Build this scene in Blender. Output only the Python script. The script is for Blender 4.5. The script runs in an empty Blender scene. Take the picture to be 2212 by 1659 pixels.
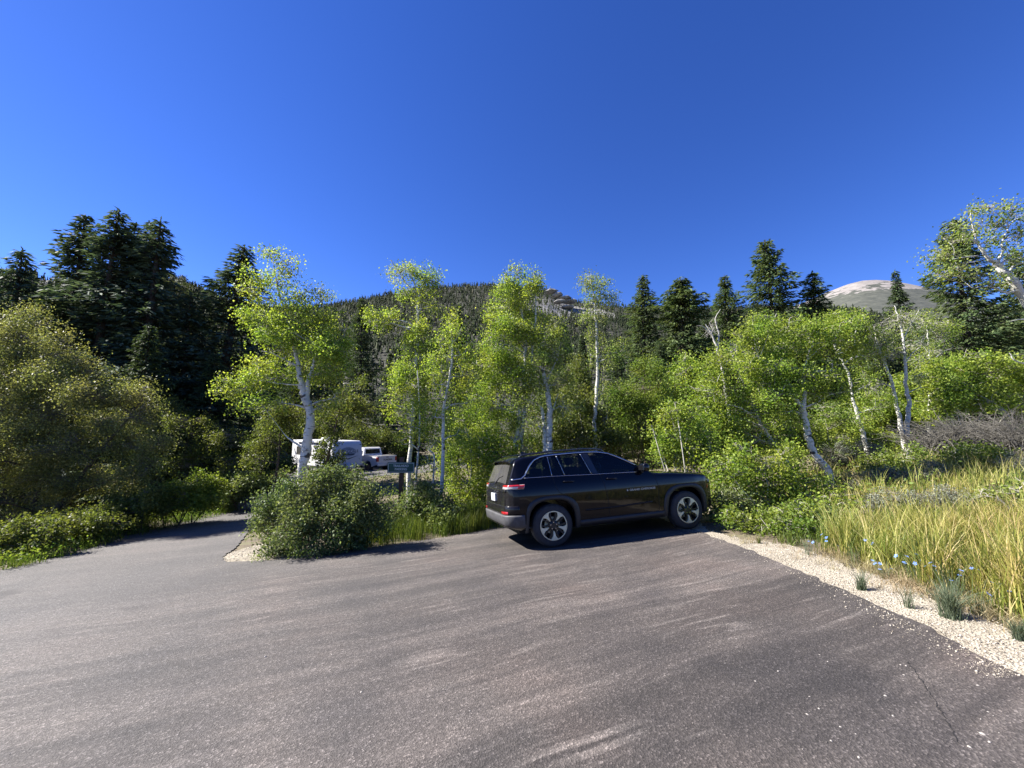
import bpy, math, random
import numpy as np
from mathutils import Vector, Matrix, geometry

SC = bpy.context.scene
COL = SC.collection
R = np.random.default_rng(7)
random.seed(7)

# ------------------------------------------------------------------ camera
PITCH = math.atan(99.5 / 833.5)
CAM_Z = 1.6
cam_d = bpy.data.cameras.new("camera")
cam_d.sensor_width = 36.0
cam_d.lens = 36.0 * 833.5 / 2212.0
cam_d.clip_start = 0.05
cam_d.clip_end = 20000.0
cam = bpy.data.objects.new("camera", cam_d)
COL.objects.link(cam)
cam.location = (0, 0, CAM_Z)
cam.rotation_euler = (math.pi / 2 + PITCH, 0, 0)
SC.camera = cam

# ------------------------------------------------------------------ sky, sun, exposure
SUN_EL = math.radians(41)
SUN_AZ = math.radians(-84)          # measured from +Y towards +X: the sun stands to the left
world = bpy.data.worlds.new("World")
SC.world = world
world.use_nodes = True
wn = world.node_tree
wn.nodes.clear()
w_out = wn.nodes.new("ShaderNodeOutputWorld")
w_bg = wn.nodes.new("ShaderNodeBackground")
w_sky = wn.nodes.new("ShaderNodeTexSky")
w_sky.sky_type = 'NISHITA'
w_sky.sun_disc = False
w_sky.sun_elevation = SUN_EL
w_sky.sun_rotation = SUN_AZ
w_sky.altitude = 3000
w_sky.air_density = 1.0
w_sky.dust_density = 0.3
w_sky.ozone_density = 3.0
w_hs = wn.nodes.new("ShaderNodeHueSaturation")
w_hs.inputs["Hue"].default_value = 0.520
w_hs.inputs["Saturation"].default_value = 1.26
w_hs.inputs["Value"].default_value = 1.0
w_bg.inputs["Strength"].default_value = 0.076
wn.links.new(w_sky.outputs[0], w_hs.inputs["Color"])
wn.links.new(w_hs.outputs[0], w_bg.inputs[0])
wn.links.new(w_bg.outputs[0], w_out.inputs[0])
sun_d = bpy.data.lights.new("sun", 'SUN')
sun_d.energy = 5.0
sun_d.angle = math.radians(0.53)
sun_d.color = (1.0, 0.95, 0.87)
sun = bpy.data.objects.new("sun", sun_d)
COL.objects.link(sun)
SUN_V = Vector((math.sin(SUN_AZ) * math.cos(SUN_EL), math.cos(SUN_AZ) * math.cos(SUN_EL), math.sin(SUN_EL)))
sun.rotation_euler = (-SUN_V).to_track_quat('-Z', 'Y').to_euler()
SC.view_settings.view_transform = 'Standard'
SC.view_settings.look = 'None'
SC.view_settings.exposure = 1.70
SC.view_settings.gamma = 1.0
SC.render.engine = 'CYCLES'
SC.cycles.max_bounces = 6
SC.cycles.diffuse_bounces = 3
SC.cycles.glossy_bounces = 3
SC.cycles.transmission_bounces = 4
SC.cycles.transparent_max_bounces = 12
SC.cycles.caustics_reflective = False
SC.cycles.caustics_refractive = False
SC.cycles.use_denoising = True
SC.cycles.denoising_input_passes = 'RGB_ALBEDO_NORMAL'
SC.cycles.denoising_prefilter = 'ACCURATE'

# ------------------------------------------------------------------ terrain and survey helpers
SX, SY = 0.0605, 0.0800
def terrain(x, y):
    x = np.asarray(x, float); y = np.asarray(y, float)
    g = np.where(y < 9, np.maximum(y, -25), 9 + 3.5 * (1 - np.exp(-np.maximum(y - 9, 0) / 3.5)))
    a = np.abs(x)
    h = np.where(a < 10, a, 10 + 6 * (1 - np.exp(-np.maximum(a - 10, 0) / 6)))
    z = SX * np.sign(x) * h - SY * g
    # gentle unevenness of the natural ground away from the paving
    wgt = np.clip((np.hypot(x - 12, y - 14) - 9) / 20, 0, 1) * np.clip((y - 22) / 15, 0, 1)
    z = z + wgt * (0.35 * np.sin(x * .21 + 1.3) * np.cos(y * .17) + .2 * np.sin(x * .5 + y * .43))
    # the bank on the right climbs away from the shoulder
    sm = lambda t: np.clip(t, 0, 1) ** 2 * (3 - 2 * np.clip(t, 0, 1))
    z = z + 0.60 * sm((x - 5.2) / 8) * sm((y - 4.5) / 7)
    return z
def T(x, y):
    return float(terrain(x, y))
def ray(u, v):
    c = (u - 1106) / 833.5; r = (829.5 - v) / 833.5
    d = np.array([c, math.cos(PITCH) - r * math.sin(PITCH), math.sin(PITCH) + r * math.cos(PITCH)])
    return d / d[1]
def P(u, v, D):                      # survey point: sight line (u, v) of the survey, D metres out
    return np.array([0, 0, CAM_Z]) + ray(u, v) * D
def G(u, v):                         # where a sight line meets the ground
    d = ray(u, v); D = 1.0
    while D < 120:
        p = np.array([0, 0, CAM_Z]) + d * D
        if p[2] < T(p[0], p[1]):
            return p
        D += .02
    return p

# ------------------------------------------------------------------ materials
def nodes_of(name):
    m = bpy.data.materials.new(name)
    m.use_nodes = True
    nt = m.node_tree
    return m, nt, nt.nodes["Principled BSDF"], nt.nodes["Material Output"]
def N(nt, t, **kw):
    n = nt.nodes.new(t)
    for k, v in kw.items():
        if k in n.inputs: n.inputs[k].default_value = v
        else: setattr(n, k, v)
    return n
def rgb(c): return (c[0], c[1], c[2], 1.0)
def ramp(nt, fac, stops, interp='LINEAR'):
    r = nt.nodes.new("ShaderNodeValToRGB")
    r.color_ramp.interpolation = interp
    el = r.color_ramp.elements
    while len(el) < len(stops): el.new(0.5)
    for e, (p, c) in zip(el, stops):
        e.position = p; e.color = rgb(c) if not isinstance(c, (int, float)) else (c, c, c, 1)
    nt.links.new(fac, r.inputs[0])
    return r
def noise(nt, scale, detail=3.0, rough=.55, vec=None, kind="ShaderNodeTexNoise"):
    n = nt.nodes.new(kind)
    n.inputs["Scale"].default_value = scale
    if "Detail" in n.inputs: n.inputs["Detail"].default_value = detail
    if "Roughness" in n.inputs: n.inputs["Roughness"].default_value = rough
    if vec is not None: nt.links.new(vec, n.inputs["Vector"])
    return n
def coords(nt, which="Object", scale=None, rot=None):
    tc = nt.nodes.new("ShaderNodeTexCoord")
    if scale is None and rot is None: return tc.outputs[which]
    mp = nt.nodes.new("ShaderNodeMapping")
    if scale: mp.inputs["Scale"].default_value = scale
    if rot: mp.inputs["Rotation"].default_value = rot
    nt.links.new(tc.outputs[which], mp.inputs["Vector"])
    return mp.outputs[0]
def mixc(nt, fac, a, b, mode='MIX'):
    m = nt.nodes.new("ShaderNodeMix"); m.data_type = 'RGBA'; m.blend_type = mode
    for sock, val in ((m.inputs[0], fac), (m.inputs[6], a), (m.inputs[7], b)):
        if hasattr(val, "is_linked"): nt.links.new(val, sock)
        elif isinstance(val, (int, float)): sock.default_value = val
        else: sock.default_value = rgb(val)
    return m.outputs[2]
def mathn(nt, op, a, b=0.0, clamp=False):
    m = nt.nodes.new("ShaderNodeMath"); m.operation = op; m.use_clamp = clamp
    for sock, val in ((m.inputs[0], a), (m.inputs[1], b)):
        if hasattr(val, "is_linked"): nt.links.new(val, sock)
        else: sock.default_value = val
    return m.outputs[0]
def bump(nt, height, strength, dist, bsdf):
    b = nt.nodes.new("ShaderNodeBump")
    b.inputs["Strength"].default_value = strength; b.inputs["Distance"].default_value = dist
    nt.links.new(height, b.inputs["Height"]); nt.links.new(b.outputs[0], bsdf.inputs["Normal"])

MATS = {}
def plain(name, col, rough=.5, metal=0.0, coat=0.0, spec=.5, var=.12, vscale=6.0):
    m, nt, b, o = nodes_of(name)
    n = noise(nt, vscale, 4, .6, coords(nt))
    c0 = tuple(max(0, x * (1 - var)) for x in col); c1 = tuple(min(1, x * (1 + var)) for x in col)
    r = ramp(nt, n.outputs[0], [(.3, c0), (.7, c1)])
    nt.links.new(r.outputs[0], b.inputs["Base Color"])
    b.inputs["Roughness"].default_value = rough; b.inputs["Metallic"].default_value = metal
    b.inputs["Coat Weight"].default_value = coat; b.inputs["Coat Roughness"].default_value = .04
    b.inputs["Specular IOR Level"].default_value = spec
    MATS[name] = m
    return m
def leafmat(name, stops, trans=.35, rough=.5, tcol=1.55, k=1.0, spec=.22):
    """leaf blades: every blade takes one hue of its plant, some light passes through"""
    m, nt, b, o = nodes_of(name)
    g = nt.nodes.new("ShaderNodeNewGeometry")
    r = ramp(nt, g.outputs["Random Per Island"], [(q, tuple(x * k for x in c)) for q, c in stops])
    n = noise(nt, 1.1, 2, .5, coords(nt))
    hv = N(nt, "ShaderNodeHueSaturation")
    nt.links.new(ramp(nt, n.outputs[0], [(.3, .47), (.7, .52)]).outputs[0], hv.inputs["Hue"])
    nt.links.new(r.outputs[0], hv.inputs["Color"])
    nt.links.new(hv.outputs[0], b.inputs["Base Color"])
    b.inputs["Roughness"].default_value = rough
    b.inputs["Specular IOR Level"].default_value = spec
    t = nt.nodes.new("ShaderNodeBsdfTranslucent")
    mm = nt.nodes.new("ShaderNodeVectorMath"); mm.operation = 'MULTIPLY'
    mm.inputs[1].default_value = (tcol, tcol, tcol * .55)
    nt.links.new(hv.outputs[0], mm.inputs[0]); nt.links.new(mm.outputs[0], t.inputs[0])
    mx = nt.nodes.new("ShaderNodeMixShader"); mx.inputs[0].default_value = trans
    nt.links.new(b.outputs[0], mx.inputs[1]); nt.links.new(t.outputs[0], mx.inputs[2])
    nt.links.new(mx.outputs[0], o.inputs[0])
    MATS[name] = m
    return m

leafmat("aspen_leaf", [(0, (.070, .112, .016)), (.45, (.130, .182, .026)), (.8, (.205, .255, .040)), (1, (.28, .325, .085))], 0.44, .55, k=1.4)
leafmat("aspen_leaf_high", [(0, (.070, .105, .022)), (.5, (.125, .165, .032)), (1, (.22, .265, .080))], 0.42, .5, k=1.35)
leafmat("young_aspen_leaf", [(0, (.070, .118, .014)), (.5, (.135, .188, .026)), (1, (.25, .305, .060))], 0.44, .55, k=1.3)
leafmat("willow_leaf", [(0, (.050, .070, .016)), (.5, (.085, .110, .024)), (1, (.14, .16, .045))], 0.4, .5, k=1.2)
leafmat("olive_leaf", [(0, (.064, .076, .026)), (.5, (.120, .132, .044)), (1, (.21, .215, .080))], 0.38, .5, k=1.35)
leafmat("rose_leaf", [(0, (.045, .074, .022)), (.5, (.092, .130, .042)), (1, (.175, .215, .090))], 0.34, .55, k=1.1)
leafmat("bright_leaf", [(0, (.060, .100, .014)), (.5, (.105, .155, .022)), (1, (.18, .225, .045))], 0.38, .55, k=1.15)
leafmat("sage_leaf", [(0, (.10, .115, .085)), (.5, (.18, .20, .15)), (1, (.29, .31, .25))], .15, .7, k=0.85)
leafmat("grey_green_leaf", [(0, (.07, .10, .060)), (.5, (.12, .16, .095)), (1, (.20, .24, .16))], .2, .6, k=.8)
leafmat("fir_needle", [(0, (.014, .024, .011)), (.5, (.026, .042, .018)), (1, (.052, .074, .030))], .22, .7, k=1.7, spec=.15)
leafmat("fir_needle_blue", [(0, (.017, .028, .018)), (.5, (.032, .050, .032)), (1, (.064, .086, .056))], .22, .7, k=1.8, spec=.15)
leafmat("fir_needle_warm", [(0, (.016, .026, .011)), (.5, (.031, .047, .019)), (1, (.060, .080, .032))], .25, .7, k=2.2, spec=.15)
leafmat("pine_needle", [(0, (.024, .032, .015)), (.5, (.044, .056, .026)), (1, (.08, .092, .048))], .22, .7, k=1.4, spec=.15)
leafmat("slope_tree", [(0, (.012, .020, .010)), (.5, (.024, .035, .017)), (.9, (.040, .050, .025)), (1, (.065, .062, .045))], .15, .8, k=1.0, spec=.1)
leafmat("grass_green", [(0, (.055, .10, .016)), (.5, (.11, .17, .028)), (1, (.21, .26, .06))], .34, .45, k=.66)
leafmat("grass_gold", [(0, (.10, .14, .022)), (.35, (.22, .235, .045)), (.7, (.37, .34, .10)), (1, (.54, .46, .22))], .25, .5, k=0.95)
leafmat("grass_dry", [(0, (.20, .16, .085)), (.5, (.34, .28, .15)), (1, (.50, .43, .26))], .2, .6, k=.8)
leafmat("blossom_blue", [(0, (.10, .16, .55)), (1, (.22, .32, .80))], .25, .5)
plain("twig_grey", (.17, .145, .12), .85, var=.35, vscale=9)
plain("twig_pale", (.33, .31, .26), .8, var=.25, vscale=9)
plain("bark_brown", (.070, .050, .036), .9, var=.4, vscale=7)
plain("bark_dark", (.045, .034, .027), .9, var=.4, vscale=5)
plain("dead_wood", (.42, .40, .36), .85, var=.25, vscale=8)
plain("dead_twig", (.105, .098, .085), .85, var=.35, vscale=8)

def aspen_bark():
    m, nt, b, o = nodes_of("aspen_bark")
    vec = coords(nt, "Object", (5, 5, 26))
    sc = noise(nt, 1.0, 3, .6, vec)
    scars = ramp(nt, sc.outputs[0], [(.57, 0.0), (.64, 1.0)])
    kn = noise(nt, 2.6, 2, .5, coords(nt, "Object", (1.0, 1.0, 1.6)))
    knots = ramp(nt, kn.outputs[0], [(.63, 0.0), (.67, 1.0)])
    tone = noise(nt, 1.8, 3, .6, coords(nt))
    base = ramp(nt, tone.outputs[0], [(.3, (.40, .39, .34)), (.7, (.60, .585, .53))])
    dark = mathn(nt, 'MAXIMUM', mathn(nt, 'MULTIPLY', scars.outputs[0], .75), knots.outputs[0])
    nt.links.new(mixc(nt, dark, base.outputs[0], (.05, .045, .04)), b.inputs["Base Color"])
    b.inputs["Roughness"].default_value = .75
    bump(nt, mathn(nt, 'ADD', sc.outputs[0], dark), .35, .02, b)
    MATS["aspen_bark"] = m
aspen_bark()

def asphalt():
    m, nt, b, o = nodes_of("asphalt")
    pos = coords(nt, "Object")
    # sweep marks: bands that follow the curve of the turning lane
    sep = nt.nodes.new("ShaderNodeSeparateXYZ"); nt.links.new(pos, sep.inputs[0])
    dx = mathn(nt, 'SUBTRACT', sep.outputs[0], -20.0); dy = mathn(nt, 'SUBTRACT', sep.outputs[1], 56.0)
    rad = mathn(nt, 'SQRT', mathn(nt, 'ADD', mathn(nt, 'MULTIPLY', dx, dx), mathn(nt, 'MULTIPLY', dy, dy)))
    ang = nt.nodes.new("ShaderNodeMath"); ang.operation = 'ARCTAN2'
    nt.links.new(dx, ang.inputs[0]); nt.links.new(mathn(nt, 'MULTIPLY', dy, -1.0), ang.inputs[1])
    cmb = nt.nodes.new("ShaderNodeCombineXYZ")
    nt.links.new(mathn(nt, 'MULTIPLY', rad, 1.0), cmb.inputs[0])
    nt.links.new(mathn(nt, 'MULTIPLY', ang.outputs[0], 5.0), cmb.inputs[1])
    warp = noise(nt, .35, 3, .5, pos)
    wv = nt.nodes.new("ShaderNodeVectorMath"); wv.operation = 'MULTIPLY_ADD'
    nt.links.new(warp.outputs[1], wv.inputs[0]); wv.inputs[1].default_value = (.5, .3, 0)
    nt.links.new(cmb.outputs[0], wv.inputs[2])
    s1 = noise(nt, 1.15, 6, .62, wv.outputs[0])
    s2 = noise(nt, 6.0, 4, .6, wv.outputs[0])
    streak = mathn(nt, 'ADD', mathn(nt, 'MULTIPLY', s1.outputs[0], .68), mathn(nt, 'MULTIPLY', s2.outputs[0], .32))
    patch = noise(nt, .55, 4, .6, pos)
    base = ramp(nt, streak, [(.35, (.040, .0350, .0330)), (.46, (.056, .0485, .0450)), (.56, (.090, .0770, .070)), (.66, (.138, .118, .106))])
    s3 = noise(nt, 11.0, 3, .5, wv.outputs[0]); arcs = ramp(nt, s3.outputs[0], [(.55, 0.0), (.68, .70)])
    pt = ramp(nt, patch.outputs[0], [(.34, (.70, .72, .76)), (.5, (1, 1, 1)), (.68, (1.16, 1.09, 1.06))])
    bc = mixc(nt, mathn(nt, 'MULTIPLY', arcs.outputs[0], ramp(nt, patch.outputs[0], [(.42, 0.0), (.58, 1.0)]).outputs[0]), base.outputs[0], (.150, .133, .122))
    c = mixc(nt, 1.0, bc, pt.outputs[0], 'MULTIPLY')
    # the paving turns paler and greyer towards the road on the left
    left = nt.nodes.new("ShaderNodeMapRange")
    left.inputs[1].default_value = 0.5; left.inputs[2].default_value = -6.5
    nt.links.new(sep.outputs[0], left.inputs[0])
    c = mixc(nt, mathn(nt, 'MULTIPLY', left.outputs[0], .6), c, (.108, .104, .102))
    # stone chips of the wearing course
    v1 = noise(nt, 95, 0, .5, pos, "ShaderNodeTexVoronoi")
    chip = ramp(nt, v1.outputs["Color"], [(.0, .40), (.35, .75), (.70, 1.1), (.84, 1.75), (1.0, 3.0)])
    v2 = noise(nt, 210, 2, .7, pos)
    fine = ramp(nt, v2.outputs[0], [(.3, .70), (.7, 1.32)])
    c = mixc(nt, .85, c, chip.outputs[0], 'MULTIPLY')
    c = mixc(nt, .8, c, fine.outputs[0], 'MULTIPLY')
    # oil spots
    oil = noise(nt, .8, 2, .4, coords(nt, "Object", (1, 1.6, 1)))
    of = ramp(nt, oil.outputs[0], [(.70, 0.0), (.76, .55)])
    c = mixc(nt, of.outputs[0], c, (.035, .033, .033))
    nt.links.new(c, b.inputs["Base Color"])
    b.inputs["Roughness"].default_value = .82
    b.inputs["Specular IOR Level"].default_value = .35
    bump(nt, mathn(nt, 'ADD', v1.outputs["Distance"], mathn(nt, 'MULTIPLY', v2.outputs[0], .6)), .7, .006, b)
    MATS["asphalt"] = m
asphalt()

def gravelmat():
    m, nt, b, o = nodes_of("pale_gravel")
    pos = coords(nt)
    v = noise(nt, 62, 0, .5, pos, "ShaderNodeTexVoronoi")
    r = ramp(nt, v.outputs["Color"], [(0, (.18, .155, .12)), (.5, (.33, .295, .235)), (1, (.47, .43, .36))])
    n = noise(nt, 1.4, 4, .6, pos)
    t = ramp(nt, n.outputs[0], [(.3, (.74, .72, .68)), (.6, (1.05, 1.04, 1.02))])
    nt.links.new(mixc(nt, 1.0, r.outputs[0], t.outputs[0], 'MULTIPLY'), b.inputs["Base Color"])
    b.inputs["Roughness"].default_value = .9
    bump(nt, v.outputs["Distance"], 1.0, .014, b)
    MATS["pale_gravel"] = m
gravelmat()
def stonemat(name, stops, rough=.85):
    m, nt, b, o = nodes_of(name)
    g = nt.nodes.new("ShaderNodeNewGeometry")
    r = ramp(nt, g.outputs["Random Per Island"], stops)
    n = noise(nt, 30, 3, .6, coords(nt))
    nt.links.new(mixc(nt, .5, r.outputs[0], ramp(nt, n.outputs[0], [(.3, .7), (.7, 1.25)]).outputs[0], 'MULTIPLY'), b.inputs["Base Color"])
    b.inputs["Roughness"].default_value = rough
    MATS[name] = m
stonemat("gravel_stone", [(0, (.15, .125, .095)), (.5, (.29, .255, .205)), (1, (.46, .415, .35))])
stonemat("chip_stone", [(0, (.08, .07, .063)), (.5, (.17, .15, .135)), (1, (.30, .275, .25))])
def soilmat():
    m, nt, b, o = nodes_of("forest_soil")
    pos = coords(nt)
    n = noise(nt, 2.2, 6, .65, pos); n2 = noise(nt, 26, 3, .6, pos)
    r = ramp(nt, n.outputs[0], [(.3, (.070, .052, .035)), (.5, (.125, .10, .065)), (.7, (.13, .125, .060))])
    nt.links.new(mixc(nt, .6, r.outputs[0], ramp(nt, n2.outputs[0], [(.3, .55), (.7, 1.4)]).outputs[0], 'MULTIPLY'), b.inputs["Base Color"])
    b.inputs["Roughness"].default_value = .95
    bump(nt, n2.outputs[0], .8, .03, b)
    MATS["forest_soil"] = m
soilmat()

# ------------------------------------------------------------------ mesh helpers
def raw_mesh(name, V, F):
    """V (n,3) array, F (m,k) int array or list of tuples"""
    me = bpy.data.meshes.new(name)
    if isinstance(F, np.ndarray):
        V = np.ascontiguousarray(V, np.float32); m, k = F.shape
        me.vertices.add(len(V)); me.vertices.foreach_set("co", V.ravel())
        me.loops.add(m * k); me.loops.foreach_set("vertex_index", np.ascontiguousarray(F, np.int32).ravel())
        me.polygons.add(m)
        me.polygons.foreach_set("loop_start", np.arange(0, m * k, k, dtype=np.int32))
        me.polygons.foreach_set("loop_total", np.full(m, k, np.int32))
        me.update(calc_edges=True)
    else:
        me.from_pydata([tuple(map(float, v)) for v in V], [], F)
        me.update()
    return me
def obj(name, me, mat=None, parent=None, smooth=False):
    if mat is not None:
        me.materials.clear(); me.materials.append(MATS[mat] if isinstance(mat, str) else mat)
    if smooth:
        me.polygons.foreach_set("use_smooth", np.ones(len(me.polygons), bool))
    o = bpy.data.objects.new(name, me)
    COL.objects.link(o)
    if parent is not None: o.parent = parent
    return o
def tag(o, label=None, cat=None, group=None, kind=None):
    for k, v in (("label", label), ("category", cat), ("group", group), ("kind", kind)):
        if v: o[k] = v
    return o
def thing(name, label, cat, loc=(0, 0, 0), rot=None, group=None):
    o = bpy.data.objects.new(name, None)
    o.empty_display_size = .2
    COL.objects.link(o)
    o.location = loc
    if rot is not None: o.rotation_euler = rot
    return tag(o, label, cat, group)
def join(parts):
    """stack (V, F) arrays with equal face size"""
    Vs, Fs, n = [], [], 0
    for V, F in parts:
        if len(V) == 0: continue
        Vs.append(V); Fs.append(F + n); n += len(V)
    return np.concatenate(Vs), np.concatenate(Fs)
def unit(a): return a / np.maximum(np.linalg.norm(a, axis=-1, keepdims=True), 1e-9)
def leaves(pts, size, aspect=.8, var=.35, up=0.0, rng=R):
    n = len(pts)
    t = unit(rng.normal(size=(n, 3)))
    nn = rng.normal(size=(n, 3)); nn[:, 2] += up
    b = unit(np.cross(unit(nn), t)); t = unit(np.cross(b, unit(nn)))
    L = size * (1 + var * rng.uniform(-1, 1, (n, 1))) * .5
    W = L * aspect
    V = np.empty((n, 4, 3))
    V[:, 0] = pts - t * L; V[:, 1] = pts + b * W + t * L * .1
    V[:, 2] = pts + t * L; V[:, 3] = pts - b * W + t * L * .1
    F = np.arange(4 * n).reshape(n, 4)
    return V.reshape(-1, 3), F
def sticks(A, B, ra, rb):
    """three-sided tapered sticks from A to B"""
    A = np.asarray(A, float); B = np.asarray(B, float); n = len(A)
    d = unit(B - A)
    h = np.where(np.abs(d[:, 2:3]) > .9, np.array([[1., 0, 0]]), np.array([[0, 0, 1.]]))
    s = unit(np.cross(d, h)); t = np.cross(d, s)
    ra = np.broadcast_to(np.asarray(ra, float).reshape(-1, 1), (n, 1)); rb = np.broadcast_to(np.asarray(rb, float).reshape(-1, 1), (n, 1))
    V = np.empty((n, 6, 3))
    for k in range(3):
        a = k * 2 * math.pi / 3
        off = s * math.cos(a) + t * math.sin(a)
        V[:, k] = A + off * ra; V[:, 3 + k] = B + off * rb
    f = np.array([[0, 1, 4, 3], [1, 2, 5, 4], [2, 0, 3, 5]])
    F = (np.arange(n)[:, None, None] * 6 + f[None]).reshape(-1, 4)
    return V.reshape(-1, 3), F
def tube(path, radii, n=8):
    path = np.asarray(path, float); k = len(path)
    d = unit(np.gradient(path, axis=0))
    ref = np.array([0.31, .95, 0.05]) if abs(d[0] @ np.array([.31, .95, .05])) < .9 else np.array([1., 0, 0])
    V = []
    for i in range(k):
        s = unit(np.cross(d[i], ref)); t = np.cross(s, d[i])
        a = np.arange(n) * 2 * math.pi / n
        V.append(path[i] + radii[i] * (np.cos(a)[:, None] * s + np.sin(a)[:, None] * t))
    F = []
    for i in range(k - 1):
        for j in range(n):
            F.append((i * n + j, i * n + (j + 1) % n, (i + 1) * n + (j + 1) % n, (i + 1) * n + j))
    return np.concatenate(V), np.array(F)
def spline(pts, m):
    pts = np.asarray(pts, float)
    if len(pts) < 3:
        t = np.linspace(0, 1, m)[:, None]; return pts[0] * (1 - t) + pts[-1] * t
    e = np.vstack([2 * pts[0] - pts[1], pts, 2 * pts[-1] - pts[-2]])
    out = []
    for s in np.linspace(0, len(pts) - 1 - 1e-6, m):
        i = int(s); f = s - i
        p0, p1, p2, p3 = e[i], e[i + 1], e[i + 2], e[i + 3]
        out.append(.5 * ((2 * p1) + (-p0 + p2) * f + (2 * p0 - 5 * p1 + 4 * p2 - p3) * f * f + (-p0 + 3 * p1 - 3 * p2 + p3) * f ** 3))
    return np.array(out)
class MB:
    """collects simple shapes; build() links them as one mesh object"""
    def __init__(s): s.V = []; s.F = []
    def add(s, V, F):
        n = len(s.V); s.V += [tuple(map(float, v)) for v in V]; s.F += [tuple(int(i) + n for i in f) for f in F]; return s
    def box(s, x0, x1, y0, y1, z0, z1, bev=0.0):
        if bev <= 0:
            V = [(x0, y0, z0), (x1, y0, z0), (x1, y1, z0), (x0, y1, z0), (x0, y0, z1), (x1, y0, z1), (x1, y1, z1), (x0, y1, z1)]
            return s.add(V, [(3, 2, 1, 0), (4, 5, 6, 7), (0, 1, 5, 4), (1, 2, 6, 5), (2, 3, 7, 6), (3, 0, 4, 7)])
        import bmesh
        bm = bmesh.new()
        bmesh.ops.create_cube(bm, size=1.0)
        for v in bm.verts:
            v.co = Vector(((x0 + x1) / 2 + v.co.x * (x1 - x0), (y0 + y1) / 2 + v.co.y * (y1 - y0), (z0 + z1) / 2 + v.co.z * (z1 - z0)))
        bmesh.ops.bevel(bm, geom=bm.edges[:], offset=bev, segments=3, affect='EDGES', profile=.5)
        bm.verts.index_update()
        s.add([v.co for v in bm.verts], [[v.index for v in f.verts] for f in bm.faces])
        bm.free(); return s
    def prism(s, poly, y0, y1):
        """side outline in (x, z) carried from y0 to y1"""
        n = len(poly)
        V = [(x, y0, z) for x, z in poly] + [(x, y1, z) for x, z in poly]
        return s.add(V, [tuple(range(n)), tuple(range(2 * n - 1, n - 1, -1))] + [(i, i + n, (i + 1) % n + n, (i + 1) % n) for i in range(n)])
    def tube(s, path, r, n=8, cap=True):
        rr = r if hasattr(r, "__len__") else [r] * len(path)
        V, F = tube(path, rr, n); F = [tuple(f) for f in F]
        if cap:
            F.append(tuple(range(n - 1, -1, -1))); m = len(V); F.append(tuple(range(m - n, m)))
        return s.add(V, F)
    def lathe_y(s, prof, c=(0, 0, 0), n=48):
        """profile of (radius, y) spun about the y axis"""
        k = len(prof); V = []
        for i in range(n):
            a = 2 * math.pi * i / n
            for r, y in prof: V.append((c[0] + r * math.cos(a), c[1] + y, c[2] + r * math.sin(a)))
        F = [(i * k + j, i * k + j + 1, ((i + 1) % n) * k + j + 1, ((i + 1) % n) * k + j) for i in range(n) for j in range(k - 1)]
        return s.add(V, F)
    def build(s, name, mat, parent=None, smooth=False, angle=None):
        me = raw_mesh(name, s.V, s.F)
        fix_normals(me)
        o = obj(name, me, mat, parent, smooth)
        if angle: me.set_sharp_from_angle(angle=math.radians(angle))
        return o
def fix_normals(me):
    import bmesh
    bm = bmesh.new(); bm.from_mesh(me)
    bmesh.ops.recalc_face_normals(bm, faces=bm.faces[:])
    bm.to_mesh(me); bm.free()
def text_mesh(body, size, extrude=.002, sx=1.0, bold=0.0):
    cu = bpy.data.curves.new("lettering", 'FONT')
    cu.body = body; cu.size = size; cu.extrude = extrude; cu.align_x = 'CENTER'; cu.align_y = 'CENTER'; cu.offset = bold
    o = bpy.data.objects.new("lettering", cu); COL.objects.link(o)
    dg = bpy.context.evaluated_depsgraph_get(); dg.update()
    me = bpy.data.meshes.new_from_object(o.evaluated_get(dg))
    bpy.data.objects.remove(o); bpy.data.curves.remove(cu)
    for v in me.vertices: v.co.x *= sx
    return me
def place(me, M):
    me.transform(M); me.update(); return me

# ------------------------------------------------------------------ ground, paving, gravel
def polar_sheet(name, rs, n, mat, zf, a0=0, a1=2 * math.pi, closed=True):
    th = np.linspace(a0, a1, n, endpoint=not closed)
    RR, TH = np.meshgrid(rs, th, indexing="ij")
    x = RR * np.sin(TH); y = RR * np.cos(TH); z = zf(x, y, RR, TH)
    V = np.stack([x, y, z], -1).reshape(-1, 3); k = len(rs)
    i = np.arange(k - 1)[:, None]; j = np.arange(n if closed else n - 1)[None]
    j2 = (j + 1) % n
    F = np.stack([i * n + j, (i + 1) * n + j, (i + 1) * n + j2, i * n + j2], -1).reshape(-1, 4)
    o = obj(name, raw_mesh(name, V, F[:, ::-1].copy()), mat, smooth=True)
    return tag(o, kind="structure")
def far_fade(r): return np.clip((r - 70) / 200, 0, 1)
rs = np.concatenate([[0.0], np.arange(.5, 40, .5), np.geomspace(40, 4000, 40)])
polar_sheet("ground", rs, 220, "forest_soil", lambda x, y, r, t: terrain(x, y) * (1 - far_fade(r)) - 2.0 * far_fade(r))

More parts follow.
